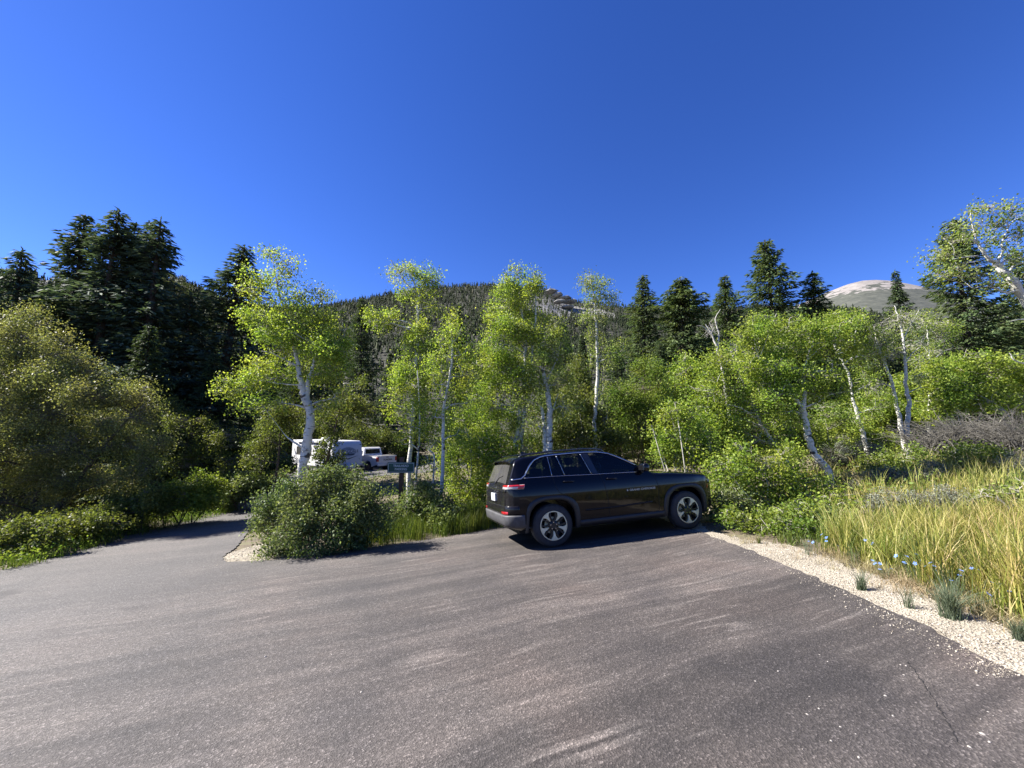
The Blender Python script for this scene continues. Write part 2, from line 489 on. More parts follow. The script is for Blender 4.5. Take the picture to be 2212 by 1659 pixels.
def resample(poly, step, jit, rng=R):
    out = []
    for (x0, y0), (x1, y1) in zip(poly, poly[1:] + poly[:1]):
        L = math.hypot(x1 - x0, y1 - y0); k = max(1, int(L / step))
        if L > 14: k = max(1, int(L / .6))
        for i in range(k):
            f = i / k; out.append((x0 + (x1 - x0) * f, y0 + (y1 - y0) * f))
    pts = np.array(out); n = len(pts)
    j = rng.normal(size=(n, 2)) * jit
    w = rng.normal(size=n + 12)
    slow = np.array([w[i:i + 12].mean() for i in range(n)]) * jit * 3.5
    tang = np.roll(pts, -1, 0) - np.roll(pts, 1, 0); nrm = unit(np.stack([tang[:, 1], -tang[:, 0]], -1))
    return pts + j * .7 + nrm * slow[:, None]
def inside(px, py, poly):
    c = np.zeros(len(px), bool); n = len(poly)
    for i in range(n):
        x0, y0 = poly[i]; x1, y1 = poly[i - 1]
        hit = ((y0 > py) != (y1 > py)) & (px < (x1 - x0) * (py - y0) / ((y1 - y0) or 1e-9) + x0)
        c ^= hit
    return c
def sheet(name, poly, off, mat, step=.13, jit=.026, grid=.7):
    b = resample(poly, step, jit); nb = len(b)
    lo, hi = b.min(0), b.max(0)
    gx, gy = np.meshgrid(np.arange(lo[0], hi[0], grid), np.arange(lo[1], hi[1], grid))
    gp = np.stack([gx.ravel(), gy.ravel()], -1)
    gp = gp[inside(gp[:, 0], gp[:, 1], b)]
    d = np.min(np.linalg.norm(gp[:, None] - b[None], axis=-1), 1)
    gp = gp[d > .25]
    pts = [Vector((float(x), float(y))) for x, y in np.vstack([b, gp])]
    vs, es, fs, *_ = geometry.delaunay_2d_cdt(pts, [], [list(range(nb))], 1, 1e-5)
    V = [(v.x, v.y, T(v.x, v.y) + off) for v in vs]
    me = raw_mesh(name, V, [tuple(f) for f in fs]); fix_normals(me)
    if me.polygons and me.polygons[0].normal.z < 0: me.flip_normals()
    return tag(obj(name, me, mat), kind="structure")
def gl(*uv): return [tuple(float(t) for t in G(*q)[:2]) for q in uv]      # surveyed edge points on the ground
RIGHT_EDGE = [(3.2, -12), (3.22, 0)] + gl((2212, 1470), (2144, 1438), (1984, 1361), (1888, 1313), (1760, 1252), (1632, 1194), (1512, 1153)) + [(3.62, 8.6), (3.6, 10.2)]
ISLAND_NEAR = [(1.6, 10.1)] + gl((1092, 1141), (1059, 1146), (963, 1163), (843, 1179), (734, 1196), (627, 1209), (573, 1213), (493, 1215), (484, 1206))
ISLAND_LEFT = gl((514, 1184), (535, 1155), (549, 1130)) + [(-8.7, 16), (-9.3, 21), (-9.2, 26.5), (-4.5, 27.5), (-2.5, 30)]
ROAD_FAR = [(-3, 38), (-21, 40), (-20, 29), (-14.2, 26), (-12.0, 20)] + gl((493, 1106), (426, 1122), (347, 1140), (266, 1162), (187, 1189), (0, 1234)) + [(-9.8, 4), (-10, -12)]
sheet("asphalt_road", RIGHT_EDGE + ISLAND_NEAR + ISLAND_LEFT + ROAD_FAR, .024, "asphalt")
GRAVEL_RIGHT = [(2.9, -6), (4.1, -6), (4.05, 2.6), (4.10, 3.3), (4.14, 3.76), (4.31, 4.56), (4.30, 4.9), (4.46, 5.66), (4.40, 6.5), (4.05, 7.1), (3.95, 8.0), (4.2, 9.2), (4.0, 10.6), (2.0, 10.6), (2.0, 9.7), (3.2, 9.4), (3.2, 6), (3.1, 3)]
sheet("gravel_shoulder", GRAVEL_RIGHT, .012, "pale_gravel", jit=.04)
GRAVEL_ISLAND = [(.5, 9.4), (.4, 10.0), (-.4, 9.72), (-1.4, 9.1), (-2.4, 8.65), (-3.6, 8.25), (-4.6, 8.7), (-5.4, 9.7), (-6.0, 9.8), (-6.2, 8.9), (-5.9, 7.9), (-5.5, 7.45), (-4.2, 7.35), (-3.3, 7.6), (-2.5, 8.05), (-1.4, 8.5), (-.5, 9.0)]
sheet("island_gravel", GRAVEL_ISLAND, .013, "pale_gravel", jit=.03)

def stones(n, sampler, smin, smax, off, rng=R):
    """small irregular stones, eight facets each, joined"""
    p = sampler(n); n = len(p)
    s = smin * (smax / smin) ** (rng.uniform(0, 1, n) ** 2.2)
    o = np.array([[1, 0, 0], [0, 1, 0], [-1, 0, 0], [0, -1, 0], [0, 0, 1], [0, 0, -1]], float)
    V = o[None] * s[:, None, None] * rng.uniform(.6, 1.15, (n, 6, 3)) * np.array([1, .8, .6]) * .5 + rng.normal(size=(n, 6, 3)) * s[:, None, None] * .10
    a = rng.uniform(0, 6.28, n); c, si = np.cos(a), np.sin(a)
    X = V[..., 0] * c[:, None] - V[..., 1] * si[:, None]; Y = V[..., 0] * si[:, None] + V[..., 1] * c[:, None]
    z = terrain(p[:, 0], p[:, 1]) + off + s * .12
    V = np.stack([X + p[:, 0:1], Y + p[:, 1:2], V[..., 2] + z[:, None]], -1)
    f = np.array([[0, 1, 4], [1, 2, 4], [2, 3, 4], [3, 0, 4], [1, 0, 5], [2, 1, 5], [3, 2, 5], [0, 3, 5]])
    F = (np.arange(n)[:, None, None] * 6 + f[None]).reshape(-1, 3)
    return V.reshape(-1, 3), F
def poly_sampler(poly, near=None):
    poly = list(poly); b = np.array(poly)
    def f(n):
        out = []
        while sum(map(len, out)) < n:
            q = R.uniform(b.min(0), b.max(0), (n * 2, 2)); q = q[inside(q[:, 0], q[:, 1], poly)]
            if near is not None:
                d = np.hypot(q[:, 0], q[:, 1]); q = q[R.uniform(0, 1, len(q)) < np.clip((near / np.maximum(d, .1)) ** 2, 0, 1)]
            out.append(q)
        return np.concatenate(out)[:n]
    return f
SHOULDER_OPEN = [(3.36, 1.8), (4.25, 1.8), (4.3, 4), (4.55, 5.7), (4.4, 6.6), (4.1, 7.3), (4.0, 8.4), (3.65, 8.4), (3.64, 6.2), (3.54, 4.7), (3.42, 3.7)]
V, F = stones(9000, poly_sampler(SHOULDER_OPEN, 4.0), .008, .032, .012)
tag(obj("gravel_stones", raw_mesh("gravel_stones", V, F), "gravel_stone"), "pale beige gravel lying along the right edge of the asphalt", "gravel", kind="stuff")
V, F = stones(4000, poly_sampler(GRAVEL_ISLAND), .012, .04, .013)
tag(obj("gravel_stones", raw_mesh("gravel_stones", V, F), "gravel_stone"), "pale gravel around the tip of the bush island", "gravel", kind="stuff")
def spill(n):
    """gravel kicked over the paving edge, thinning out inwards"""
    e = np.array(RIGHT_EDGE[2:10]); k = R.uniform(0, len(e) - 1.001, n); i = k.astype(int); f = (k - i)[:, None]
    q = e[i] * (1 - f) + e[i + 1] * f; q[:, 0] -= np.abs(R.normal(size=n)) * .13
    return q
V, F = stones(1500, spill, .006, .024, .024)
tag(obj("gravel_stones", raw_mesh("gravel_stones", V, F), "gravel_stone"), "loose gravel spilled over the right edge of the asphalt", "gravel", kind="stuff")
def chips(n):
    a = R.uniform(-1.0, 1.0, n); d = 2.0 + 7 * R.uniform(0, 1, n) ** 1.6
    x = d * np.tan(a) * .95; y = d
    q = np.stack([x, y], -1)
    w = np.exp(-np.maximum(3.4 - x, 0) / 1.6) * .9 + .18
    keep = (x < 3.25) & (x > -10) & (R.uniform(0, 1, n) < w) & ((y < 7.2) | (x > -4))
    return q[keep]
V, F = stones(2600, chips, .004, .014, .024)
tag(obj("stone_chips", raw_mesh("stone_chips", V, F), "chip_stone"), "fine loose stone chips scattered over the asphalt", "gravel", kind="stuff")

# ------------------------------------------------------------------ hills and far mountain
RIDGE = np.array([(-900, 700), (-300, 650), (0, 596), (50, 588), (100, 607), (200, 600), (330, 590), (400, 612), (440, 634), (490, 652), (560, 662), (640, 668), (720, 660), (780, 650), (850, 634), (900, 626), (960, 620), (1020, 617), (1080, 616), (1140, 620), (1180, 628), (1205, 640), (1240, 652), (1300, 658), (1350, 664), (1450, 668), (1550, 666), (1650, 666), (1750, 664), (1850, 672), (1950, 690), (2100, 706), (2400, 730), (3200, 790)], float)
PEAK = np.array([(-900, 800), (1300, 745), (1500, 710), (1650, 680), (1720, 660), (1785, 632), (1830, 614), (1862, 606), (1890, 604), (1925, 606), (1965, 613), (2020, 624), (2120, 648), (2300, 690), (3000, 780)], float)
def skyline(tab):
    th = []; tanel = []
    for u, v in tab:
        d = ray(u, v); th.append(math.atan2(d[0], d[1])); tanel.append(d[2] / math.hypot(d[0], d[1]))
    return np.array(th), np.array(tanel)
rth, rel = skyline(RIDGE); pth, pel = skyline(PEAK)
def hill_r(t): return 400 + 20 / (1 + np.exp(-(t + .45) / .12)) + 60 * np.sin(t * 3 + 1)
def fbm(x, y, s, seed=0):
    v = 0; a = 1
    for k in range(5):
        f = s * 2 ** k; ph = seed * 1.7 + k * 2.1
        v = v + a * np.sin(x * f + ph + 1.3 * np.sin(y * f * .7 + ph)) * np.cos(y * f * 1.1 - ph * 1.3 + np.sin(x * f * .6)); a *= .5
    return v
def hill_z(x, y, r, t):
    rr = hill_r(t); el = np.interp(t, rth, rel); top = CAM_Z + el * rr
    f = np.clip((r - 62) / (rr - 62), 0, 1)
    z = -2.2 + (top + 2.2) * f ** 1.25 + fbm(x, y, .035, 2) * 3.0 * f * (1 - f) * 2
    back = np.clip((r - rr) / 260, 0, 1)
    return z - back * (top * .6 + 10) - 3 * np.clip((66 - r) / 4, 0, 1)
def hillmat():
    m, nt, b, o = nodes_of("hillside")
    pos = coords(nt)
    n = noise(nt, .06, 6, .65, pos); n2 = noise(nt, .5, 5, .7, pos)
    soil = ramp(nt, n2.outputs[0], [(.3, (.016, .018, .010)), (.6, (.032, .031, .019)), (.8, (.06, .055, .042))])
    rock = ramp(nt, n2.outputs[0], [(.3, (.11, .105, .095)), (.6, (.24, .23, .21)), (.75, (.33, .315, .29))])
    # scree and outcrop below the crest right of the middle, and a crag on the far left
    def near(c, rad):
        s = nt.nodes.new("ShaderNodeVectorMath"); s.operation = 'DISTANCE'; s.inputs[1].default_value = c
        nt.links.new(pos, s.inputs[0])
        mr = nt.nodes.new("ShaderNodeMapRange"); mr.inputs[1].default_value = rad; mr.inputs[2].default_value = rad * .35
        nt.links.new(s.outputs["Value"], mr.inputs[0]); return mr.outputs[0]
    k = mathn(nt, 'MAXIMUM', near(tuple(P(1235, 668, 395)), 62), near(tuple(P(1180, 690, 350)), 34))
    k = mathn(nt, 'MAXIMUM', k, near(tuple(P(55, 640, 200)), 26))
    f = mathn(nt, 'GREATER_THAN', mathn(nt, 'ADD', mathn(nt, 'MULTIPLY', k, .62), mathn(nt, 'MULTIPLY', n.outputs[0], .72)), .60)
    nt.links.new(mixc(nt, f, soil.outputs[0], rock.outputs[0]), b.inputs["Base Color"])
    b.inputs["Roughness"].default_value = .95
    bump(nt, n2.outputs[0], .6, .6, b)
    MATS["hillside"] = m
hillmat()
polar_sheet("hill", np.concatenate([np.linspace(60, 480, 70), np.linspace(500, 760, 10)]), 260, "hillside", hill_z, -1.25, 1.25, False)
def mountmat():
    m, nt, b, o = nodes_of("bald_mountain")
    pos = coords(nt)
    n = noise(nt, .006, 8, .62, coords(nt, 'Object', (1, 1, 2.2))); n2 = noise(nt, .03, 6, .7, pos)
    sep = nt.nodes.new("ShaderNodeSeparateXYZ"); nt.links.new(pos, sep.inputs[0])
    rock = ramp(nt, n2.outputs[0], [(.25, (.10, .092, .086)), (.45, (.175, .158, .147)), (.6, (.22, .20, .187)), (.75, (.29, .27, .255))])
    wood = ramp(nt, n2.outputs[0], [(.35, (.030, .034, .026)), (.65, (.075, .078, .060))])
    # the tree line
    d_ = ray(1900, 652); zc = CAM_Z + 2600 * d_[2] / math.hypot(d_[0], d_[1])
    h = mathn(nt, 'DIVIDE', mathn(nt, 'SUBTRACT', sep.outputs[2], zc), 75.0)
    lim = mathn(nt, 'ADD', h, mathn(nt, 'MULTIPLY', mathn(nt, 'SUBTRACT', n.outputs[0], .5), 6.5))
    lim = mathn(nt, 'ADD', lim, mathn(nt, 'MULTIPLY', mathn(nt, 'SUBTRACT', n2.outputs[0], .5), 3.0))
    f = ramp(nt, lim, [(.25, 0.0), (.42, 1.0)])
    nt.links.new(mixc(nt, f.outputs[0], wood.outputs[0], rock.outputs[0]), b.inputs["Base Color"])
    b.inputs["Roughness"].default_value = .95
    bump(nt, n.outputs[0], .6, 12.0, b)
    MATS["bald_mountain"] = m
mountmat()
def mount_z(x, y, r, t):
    top = CAM_Z + np.interp(t, pth, pel) * 2600
    f = np.clip((r - 900) / 1700, 0, 1)
    return -5 + (top + 5) * f ** 1.15 + fbm(x, y, .006, 5) * 6 * f * (1 - f) * 3 - np.clip((r - 2600) / 1200, 0, 1) ** 2 * (top * .8)
polar_sheet("mountain", np.linspace(880, 3700, 70), 240, "bald_mountain", mount_z, -1.1, 1.2, False)

def slope_wood():
    """thousands of conifers on the hillside"""
    n = 38000
    t = R.uniform(-1.05, 1.05, n); rr = hill_r(t)
    f = R.uniform(0, 1, n) ** .8; r = 70 + (rr + 14 - 70) * f
    x = r * np.sin(t); y = r * np.cos(t); z = hill_z(x, y, r, t)
    dens = .55 + .45 * np.sin(x * .031 + 2) * np.cos(y * .027)
    bare = np.zeros(n)
    for c, rad in ((P(1235, 668, 395), 58), (P(1180, 690, 350), 28), (P(55, 640, 200), 20)):
        bare = np.maximum(bare, .9 * np.exp(-((x - c[0]) ** 2 + (y - c[1]) ** 2 + (z - c[2]) ** 2) / (rad * .75) ** 2))
    # the far hill keeps its small trees, the near foot of it is hidden by the grove
    keep = (R.uniform(0, 1, n) < (.45 + .55 * dens)) & (R.uniform(0, 1, n) > bare) & (R.uniform(0, 1, n) < np.clip((r / 260) ** 1.3, .10, 1))
    x, y, z, r = x[keep], y[keep], z[keep], r[keep]; n = len(x)
    H = R.uniform(2.8, 6.4, n) * np.where(R.uniform(0, 1, n) < .10, 1.3, 1); W = H * R.uniform(.16, .32, n)
    # each crown: boughs scattered through a ragged cone, and a spire
    K = 11
    t = R.uniform(0.02, .92, (n, K)) ** .9; a = R.uniform(0, 6.28, (n, K)); rad = (1 - t) * W[:, None] * R.uniform(.15, 1.0, (n, K))
    c = np.stack([x[:, None] + rad * np.cos(a), y[:, None] + rad * np.sin(a), z[:, None] + H[:, None] * t], -1)
    sz = (H[:, None] * .17 * (1.15 - .6 * t) * R.uniform(.7, 1.3, (n, K)))[..., None]
    tri = unit(R.normal(size=(n, K, 3, 3)) * np.array([1, 1, 1.2]))
    V = (c[:, :, None] + tri * sz[:, :, None]).reshape(-1, 3); parts = [(V, np.arange(len(V)).reshape(-1, 3))]
    a = R.uniform(0, 6.28, (n, 1)) + np.arange(3)[None] * 2.094; w0 = (W * .42)[:, None]
    ring = np.stack([x[:, None] + w0 * np.cos(a), y[:, None] + w0 * np.sin(a), np.repeat((z + H * .25)[:, None], 3, 1)], -1)
    V = np.concatenate([ring, np.stack([x, y, z + H], -1)[:, None]], 1)
    parts.append((V.reshape(-1, 3), (np.arange(n)[:, None, None] * 4 + np.array([[0, 1, 3], [1, 2, 3], [2, 0, 3]])[None]).reshape(-1, 3)))
    V, F = join(parts)
    tag(obj("slope_forest", raw_mesh("slope_forest", V, F), "slope_tree"), "dense dark conifer forest covering the hillside under the sky", "forest", kind="stuff")
slope_wood()
def crag(name, label, spots):
    root = None
    V = []; F = []; n = 0
    for (u, v, D, w, h) in spots:
        c = P(u, v, D)
        import bmesh
        bm = bmesh.new(); bmesh.ops.create_icosphere(bm, subdivisions=2, radius=1)
        k = R.uniform(-1, 1, 6)
        for vv in bm.verts:
            q = vv.co.copy(); q = Vector((round(q.x * 2.2 + .2 * k[0]) / 2.2 * .5 + q.x * .5, q.y, round(q.z * 2.5) / 2.5 * .5 + q.z * .5))
            q *= 1 + .25 * math.sin(q.x * 5 + k[1] * 6) * math.cos(q.z * 6 + k[2] * 5)
            V.append((c[0] + q.x * w + q.z * w * .35, c[1] + q.y * w, c[2] + q.z * h))
        F += [tuple(x.index + n for x in f.verts) for f in bm.faces]; n = len(V); bm.free()
    tag(obj(name, raw_mesh(name, V, F), "crag_rock"), label, "rock outcrop")
plain("crag_rock", (.24, .23, .21), .9, var=.4, vscale=.4)
plain("crag_rock_dark", (.13, .125, .125), .9, var=.4, vscale=.4)
crag("rock_outcrop", "jagged pale rock outcrop along the crest of the wooded hill", [(1190, 630, 412, 7, 2.6), (1204, 637, 410, 6, 3), (1218, 645, 412, 8, 2.4), (1232, 652, 414, 7, 2.2), (1208, 652, 398, 6, 2), (1226, 664, 400, 7, 2)])

# ------------------------------------------------------------------ the black SUV
def carpaint(name, col, dust):
    m, nt, b, o = nodes_of(name)
    pos = coords(nt)
    n = noise(nt, 7, 6, .7, pos); sp = noise(nt, 90, 2, .6, pos)
    sep = nt.nodes.new("ShaderNodeSeparateXYZ"); nt.links.new(pos, sep.inputs[0])
    low = nt.nodes.new("ShaderNodeMapRange"); low.inputs[1].default_value = 1.15; low.inputs[2].default_value = .25
    nt.links.new(sep.outputs[2], low.inputs[0])
    rear = nt.nodes.new("ShaderNodeMapRange"); rear.inputs[1].default_value = -2.0; rear.inputs[2].default_value = -2.45
    nt.links.new(sep.outputs[0], rear.inputs[0])
    d = mathn(nt, 'ADD', mathn(nt, 'MULTIPLY', low.outputs[0], .10), mathn(nt, 'MULTIPLY', rear.outputs[0], .75))
    d = mathn(nt, 'MULTIPLY', mathn(nt, 'MULTIPLY', d, n.outputs[0]), dust)
    speck = ramp(nt, sp.outputs[0], [(.72, 0.0), (.78, .08)])
    d = mathn(nt, 'ADD', d, mathn(nt, 'MULTIPLY', speck.outputs[0], dust), True)
    nt.links.new(mixc(nt, d, col, (.16, .15, .14)), b.inputs["Base Color"])
    nt.links.new(mathn(nt, 'ADD', mathn(nt, 'MULTIPLY', d, .6), .22), b.inputs["Roughness"])
    nt.links.new(mathn(nt, 'SUBTRACT', 1.0, mathn(nt, 'MULTIPLY', d, 1.6), True), b.inputs["Coat Weight"])
    b.inputs["Coat Roughness"].default_value = .025
    b.inputs["Specular IOR Level"].default_value = .08
    b.inputs["Coat IOR"].default_value = 1.33
    MATS[name] = m
carpaint("black_paint", (.002, .002, .004), .20)
def glassmat(name, tint, base=(0, 0, 0), rough=.02, dust=0.0):
    m, nt, b, o = nodes_of(name)
    tr = nt.nodes.new("ShaderNodeBsdfTransparent"); tr.inputs[0].default_value = rgb(tint)
    gl = nt.nodes.new("ShaderNodeBsdfGlossy"); gl.inputs["Roughness"].default_value = rough
    fr = nt.nodes.new("ShaderNodeFresnel"); fr.inputs[0].default_value = 1.5
    mx = nt.nodes.new("ShaderNodeMixShader")
    nt.links.new(fr.outputs[0], mx.inputs[0]); nt.links.new(tr.outputs[0], mx.inputs[1]); nt.links.new(gl.outputs[0], mx.inputs[2])
    out = mx.outputs[0]
    if dust > 0:
        df = nt.nodes.new("ShaderNodeBsdfDiffuse"); df.inputs[0].default_value = (.20, .195, .19, 1)
        n = noise(nt, 9, 6, .7, coords(nt, "Object", (1, 1, .35)))
        f = ramp(nt, n.outputs[0], [(.25, dust * .45), (.75, dust)])
        m2 = nt.nodes.new("ShaderNodeMixShader")
        nt.links.new(f.outputs[0], m2.inputs[0]); nt.links.new(out, m2.inputs[1]); nt.links.new(df.outputs[0], m2.inputs[2]); out = m2.outputs[0]
    nt.links.new(out, o.inputs[0])
    MATS[name] = m
glassmat("tinted_glass", (.34, .36, .38))
glassmat("clear_glass", (.80, .85, .84))
glassmat("dusty_glass", (.03, .03, .035), dust=.33)
plain("trim_black", (.018, .018, .019), .55, var=.3, vscale=14)
plain("trim_grey", (.055, .055, .060), .62, var=.3, vscale=10)
plain("seam_dark", (.002, .002, .002), .8)
plain("chrome", (.45, .46, .50), .16, 1.0, var=.05)
plain("satin_silver", (.70, .64, .42), .42, .2, var=.06, vscale=20)
plain("rim_black", (.010, .010, .011), .35, var=.3)
plain("tyre_rubber", (.026, .026, .028), .80, var=.3, vscale=12)
plain("lamp_red", (.33, .012, .016), .15, coat=1.0, var=.2, vscale=30)
plain("lamp_clear", (.34, .33, .33), .2, coat=1.0, var=.25, vscale=40)
plain("plate_white", (.42, .44, .46), .45, var=.08)
plain("letter_white", (.34, .34, .33), .4, .2, var=.05)
plain("seat_fabric", (.030, .028, .027), .8)
plain("paint_black_gloss", (.008, .008, .009), .2, coat=1.0)

XR, XF = 1.05, 4.01
ZT = np.array([(-.002, .50), (.0, .56), (.008, .80), (.02, 1.0), (.045, 1.10), (.09, 1.19), (.32, 1.595), (.38, 1.655), (.6, 1.71), (1.2, 1.757), (1.9, 1.772), (2.25, 1.750), (2.45, 1.705), (2.65, 1.625), (2.9, 1.495), (3.2, 1.305), (3.32, 1.245), (3.45, 1.222), (3.8, 1.205), (4.3, 1.165), (4.6, 1.125), (4.74, 1.07), (4.82, .98), (4.88, .80), (4.91, .58)])
ZBOT = np.array([(0, .42), (.3, .36), (.7, .30), (4.2, .30), (4.6, .34), (4.91, .42)])
WID = np.array([(0, .66), (.02, .745), (.05, .80), (.1, .855), (.2, .915), (.35, .955), (.6, .978), (1.05, .988), (2.5, .982), (4.0, .985), (4.3, .972), (4.6, .92), (4.75, .85), (4.84, .76), (4.91, .60)])
PROF = np.array([(.28, .90), (.36, .945), (.5, .968), (.75, .995), (.95, 1.0), (1.06, .992), (1.14, .975), (1.20, .957), (1.25, .938), (1.3, .922), (1.5, .850), (1.65, .785), (1.74, .715)])
def zt(x): return np.interp(x, ZT[:, 0], ZT[:, 1])
def side_y(x, z): return np.interp(x, WID[:, 0], WID[:, 1]) * np.interp(z, PROF[:, 0], PROF[:, 1])
def section(x):
    t = zt(x); b = min(np.interp(x, ZBOT[:, 0], ZBOT[:, 1]), t - .05); r = min(.075, (t - b) * .4); zc = t - r - .03
    zs = np.linspace(b, zc, 22)
    pts = [(0, b), (side_y(x, b) * .55, b), (side_y(x, b) * .93, b)]
    pts += [(float(side_y(x, z)), float(z)) for z in zs[1:]]
    yc = float(side_y(x, zc))
    slope = float(side_y(x, zc) - side_y(x, zc + .02)) / .02
    for k in range(1, 6):
        a = k / 5 * math.pi / 2
        pts.append((yc - (r * 1.1) * (1 - math.cos(a)) - slope * r * .5 * math.sin(a), zc + r * math.sin(a)))
    y0 = pts[-1][0]
    for k in range(1, 7):
        f = k / 6; pts.append((y0 * (1 - f), zc + r + .03 * math.sin(f * math.pi / 2)))
    return pts
def top_pt(x, y, off=0.0):
    def zz(xx):
        s = section(xx); ys = np.array([p[0] for p in s[-11:]])[::-1]; zs = np.array([p[1] for p in s[-11:]])[::-1]
        return float(np.interp(abs(y), ys, zs))
    z = zz(x); g = (zz(x + .01) - zz(x - .01)) / .02; l = math.hypot(g, 1)
    return (x - g / l * off, y, z + off / l)
CX = 2.53                                   # car-local origin: middle of the wheelbase on the ground
def mx(x): return x if x >= .6 else .6 - (.6 - x) * .68       # short rear overhang
def L(p): return (mx(p[0]) - CX, p[1], p[2])
a_pt = P(1203, 1187, 7.25); b_pt = P(1496, 1147, 8.13)
n_v = Vector((-SX, SY, 1)).normalized()
f_v = Vector(b_pt - a_pt); f_v = (f_v - n_v * f_v.dot(n_v)).normalized()
l_v = n_v.cross(f_v)
car_o = Vector(a_pt) + f_v * (CX - XR) + l_v * .965
car_o.z = T(car_o.x, car_o.y) + .026
suv = thing("parked_suv", "dusty black SUV parked at the edge of the asphalt in front of the aspens", "car")
suv.matrix_world = Matrix.Translation(car_o) @ Matrix((f_v, l_v, n_v)).transposed().to_4x4() @ Matrix.Diagonal((1.01, .97, .975, 1))

def arch(cx, rx, rz, cz=.385, n=2.7, m=28, z_min=None):
    out = []
    for i in range(m + 1):
        a = math.pi * i / m
        c, s = math.cos(a), math.sin(a)
        out.append((cx + rx * math.copysign(abs(c) ** (2 / n), c), cz + rz * abs(s) ** (2 / n)))
    return out
WIN = {  # side windows, outlines in (x, z)
    "quarter": [(.56, 1.305), (1.09, 1.300), (1.075, 1.655), (.98, 1.640), (.86, 1.590), (.74, 1.500)],
    "vent": [(1.13, 1.300), (1.355, 1.292), (1.265, 1.668), (1.115, 1.660)],
    "rear": [(1.385, 1.290), (1.915, 1.278), (1.785, 1.682), (1.295, 1.670)],
    "front": [(2.09, 1.276), (2.95, 1.262), (2.93, 1.375), (2.76, 1.470), (2.56, 1.570), (2.40, 1.635), (2.24, 1.670), (1.975, 1.684)],
}
def car_body():
    xs = np.concatenate([[0, .002, .004, .008, .014, .02, .03, .045, .06, .075, .09], np.linspace(.11, .32, 10), [.34, .36, .38, .42, .48, .54], np.linspace(.6, 2.2, 22), np.linspace(2.26, 3.34, 24), np.linspace(3.4, 4.6, 18), np.linspace(4.63, 4.91, 16)])
    V = []; F = []; rows = []
    for x in xs:
        s = section(x); k = len(s)
        row = [(x, y, z) for y, z in s] + [(x, -y, z) for y, z in s[-2:0:-1]]
        rows.append(len(V)); V += [L(p) for p in row]
    m = len(row)
    for i in range(len(xs) - 1):
        for j in range(m):
            F.append((i * m + j, i * m + (j + 1) % m, (i + 1) * m + (j + 1) % m, (i + 1) * m + j))
    F.append(tuple(range(m - 1, -1, -1))); F.append(tuple(range((len(xs) - 1) * m, len(xs) * m)))
    body = obj("body", raw_mesh("body", V, F), "black_paint", None)
    fix_normals(body.data)
    cutters = []
    def cut(mb):
        me = raw_mesh("cutter", mb.V, mb.F); fix_normals(me)
        o = bpy.data.objects.new("cutter", me); COL.objects.link(o); cutters.append(o)
        md = body.modifiers.new("cut", 'BOOLEAN'); md.operation = 'DIFFERENCE'; md.solver = 'EXACT'; md.object = o
    sh = lambda poly: [(mx(x) - CX, z) for x, z in poly]
    for cx in (XR, XF):
        pl = sh([(cx + .47, .1)] + arch(cx, .47, .475) + [(cx - .47, .1)])
        cut(MB().prism(pl, -1.3, -.62)); cut(MB().prism(pl, .62, 1.3))
    cut(MB().prism(sh([(.60, 1.22), (.66, 1.42), (.80, 1.57), (1.05, 1.675), (1.6, 1.70), (2.2, 1.69), (2.55, 1.585), (2.9, 1.42), (3.12, 1.27), (3.10, 1.15), (2.2, 1.10)]), -.655, .655))
    for w in WIN.values(): cut(MB().prism(sh(w), -1.3, 1.3))
    cut(MB().box(2.46 - CX, 3.12 - CX, -.58, .58, 1.38, 2.0))
    dg = bpy.context.evaluated_depsgraph_get(); dg.update()
    me = bpy.data.meshes.new_from_object(body.evaluated_get(dg))
    body.modifiers.clear(); body.data = me
    for o in cutters: bpy.data.objects.remove(o)
    me.materials.clear(); me.materials.append(MATS["black_paint"])
    me.polygons.foreach_set("use_smooth", np.ones(len(me.polygons), bool)); me.set_sharp_from_angle(angle=math.radians(38))
    body.parent = suv
    return body
car_body()
def side_patch(outline, off, s, grid=.06):
    """panel that follows the flank: outline in (x, z), s = -1 for the right side"""
    import bmesh
    b = []
    for (x0, z0), (x1, z1) in zip(outline, outline[1:] + outline[:1]):
        k = max(1, int(math.hypot(x1 - x0, z1 - z0) / grid))
        b += [(x0 + (x1 - x0) * i / k, z0 + (z1 - z0) * i / k) for i in range(k)]
    bb = np.array(b); lo, hi = bb.min(0), bb.max(0)
    gx, gz = np.meshgrid(np.arange(lo[0], hi[0], grid), np.arange(lo[1], hi[1], grid))
    g = np.stack([gx.ravel(), gz.ravel()], -1); g = g[inside(g[:, 0], g[:, 1], b)] if len(g) else g
    if len(g):
        g = g[np.min(np.linalg.norm(g[:, None] - bb[None], axis=-1), 1) > grid * .4]
    pts = [Vector((float(x), float(z))) for x, z in (np.vstack([bb, g]) if len(g) else bb)]
    vs, es, fs, *_ = geometry.delaunay_2d_cdt(pts, [], [list(range(len(b)))], 1, 1e-6)
    V = [L((v.x, s * (float(side_y(v.x, v.y)) + off), v.y)) for v in vs]
    return V, [tuple(f) for f in fs]
def side_panel(name, outline, off, mat, s, thick=0.0, parent=suv):
    V, F = side_patch(outline, off, s)
    me = raw_mesh(name, V, F); fix_normals(me)
    if sum(p.normal.y * p.area for p in me.polygons) * s < 0: me.flip_normals()
    o = obj(name, me, mat, parent, True)
    if thick:
        md = o.modifiers.new("thickness", 'SOLIDIFY'); md.thickness = thick; md.offset = -1
    return o
def line_strip(path, w):
    """outline of a narrow strip along a path in (x, z)"""
    p = np.array(path, float); d = unit(np.gradient(p, axis=0)); nrm = np.stack([-d[:, 1], d[:, 0]], -1) * w / 2
    return [tuple(q) for q in p + nrm] + [tuple(q) for q in (p - nrm)[::-1]]
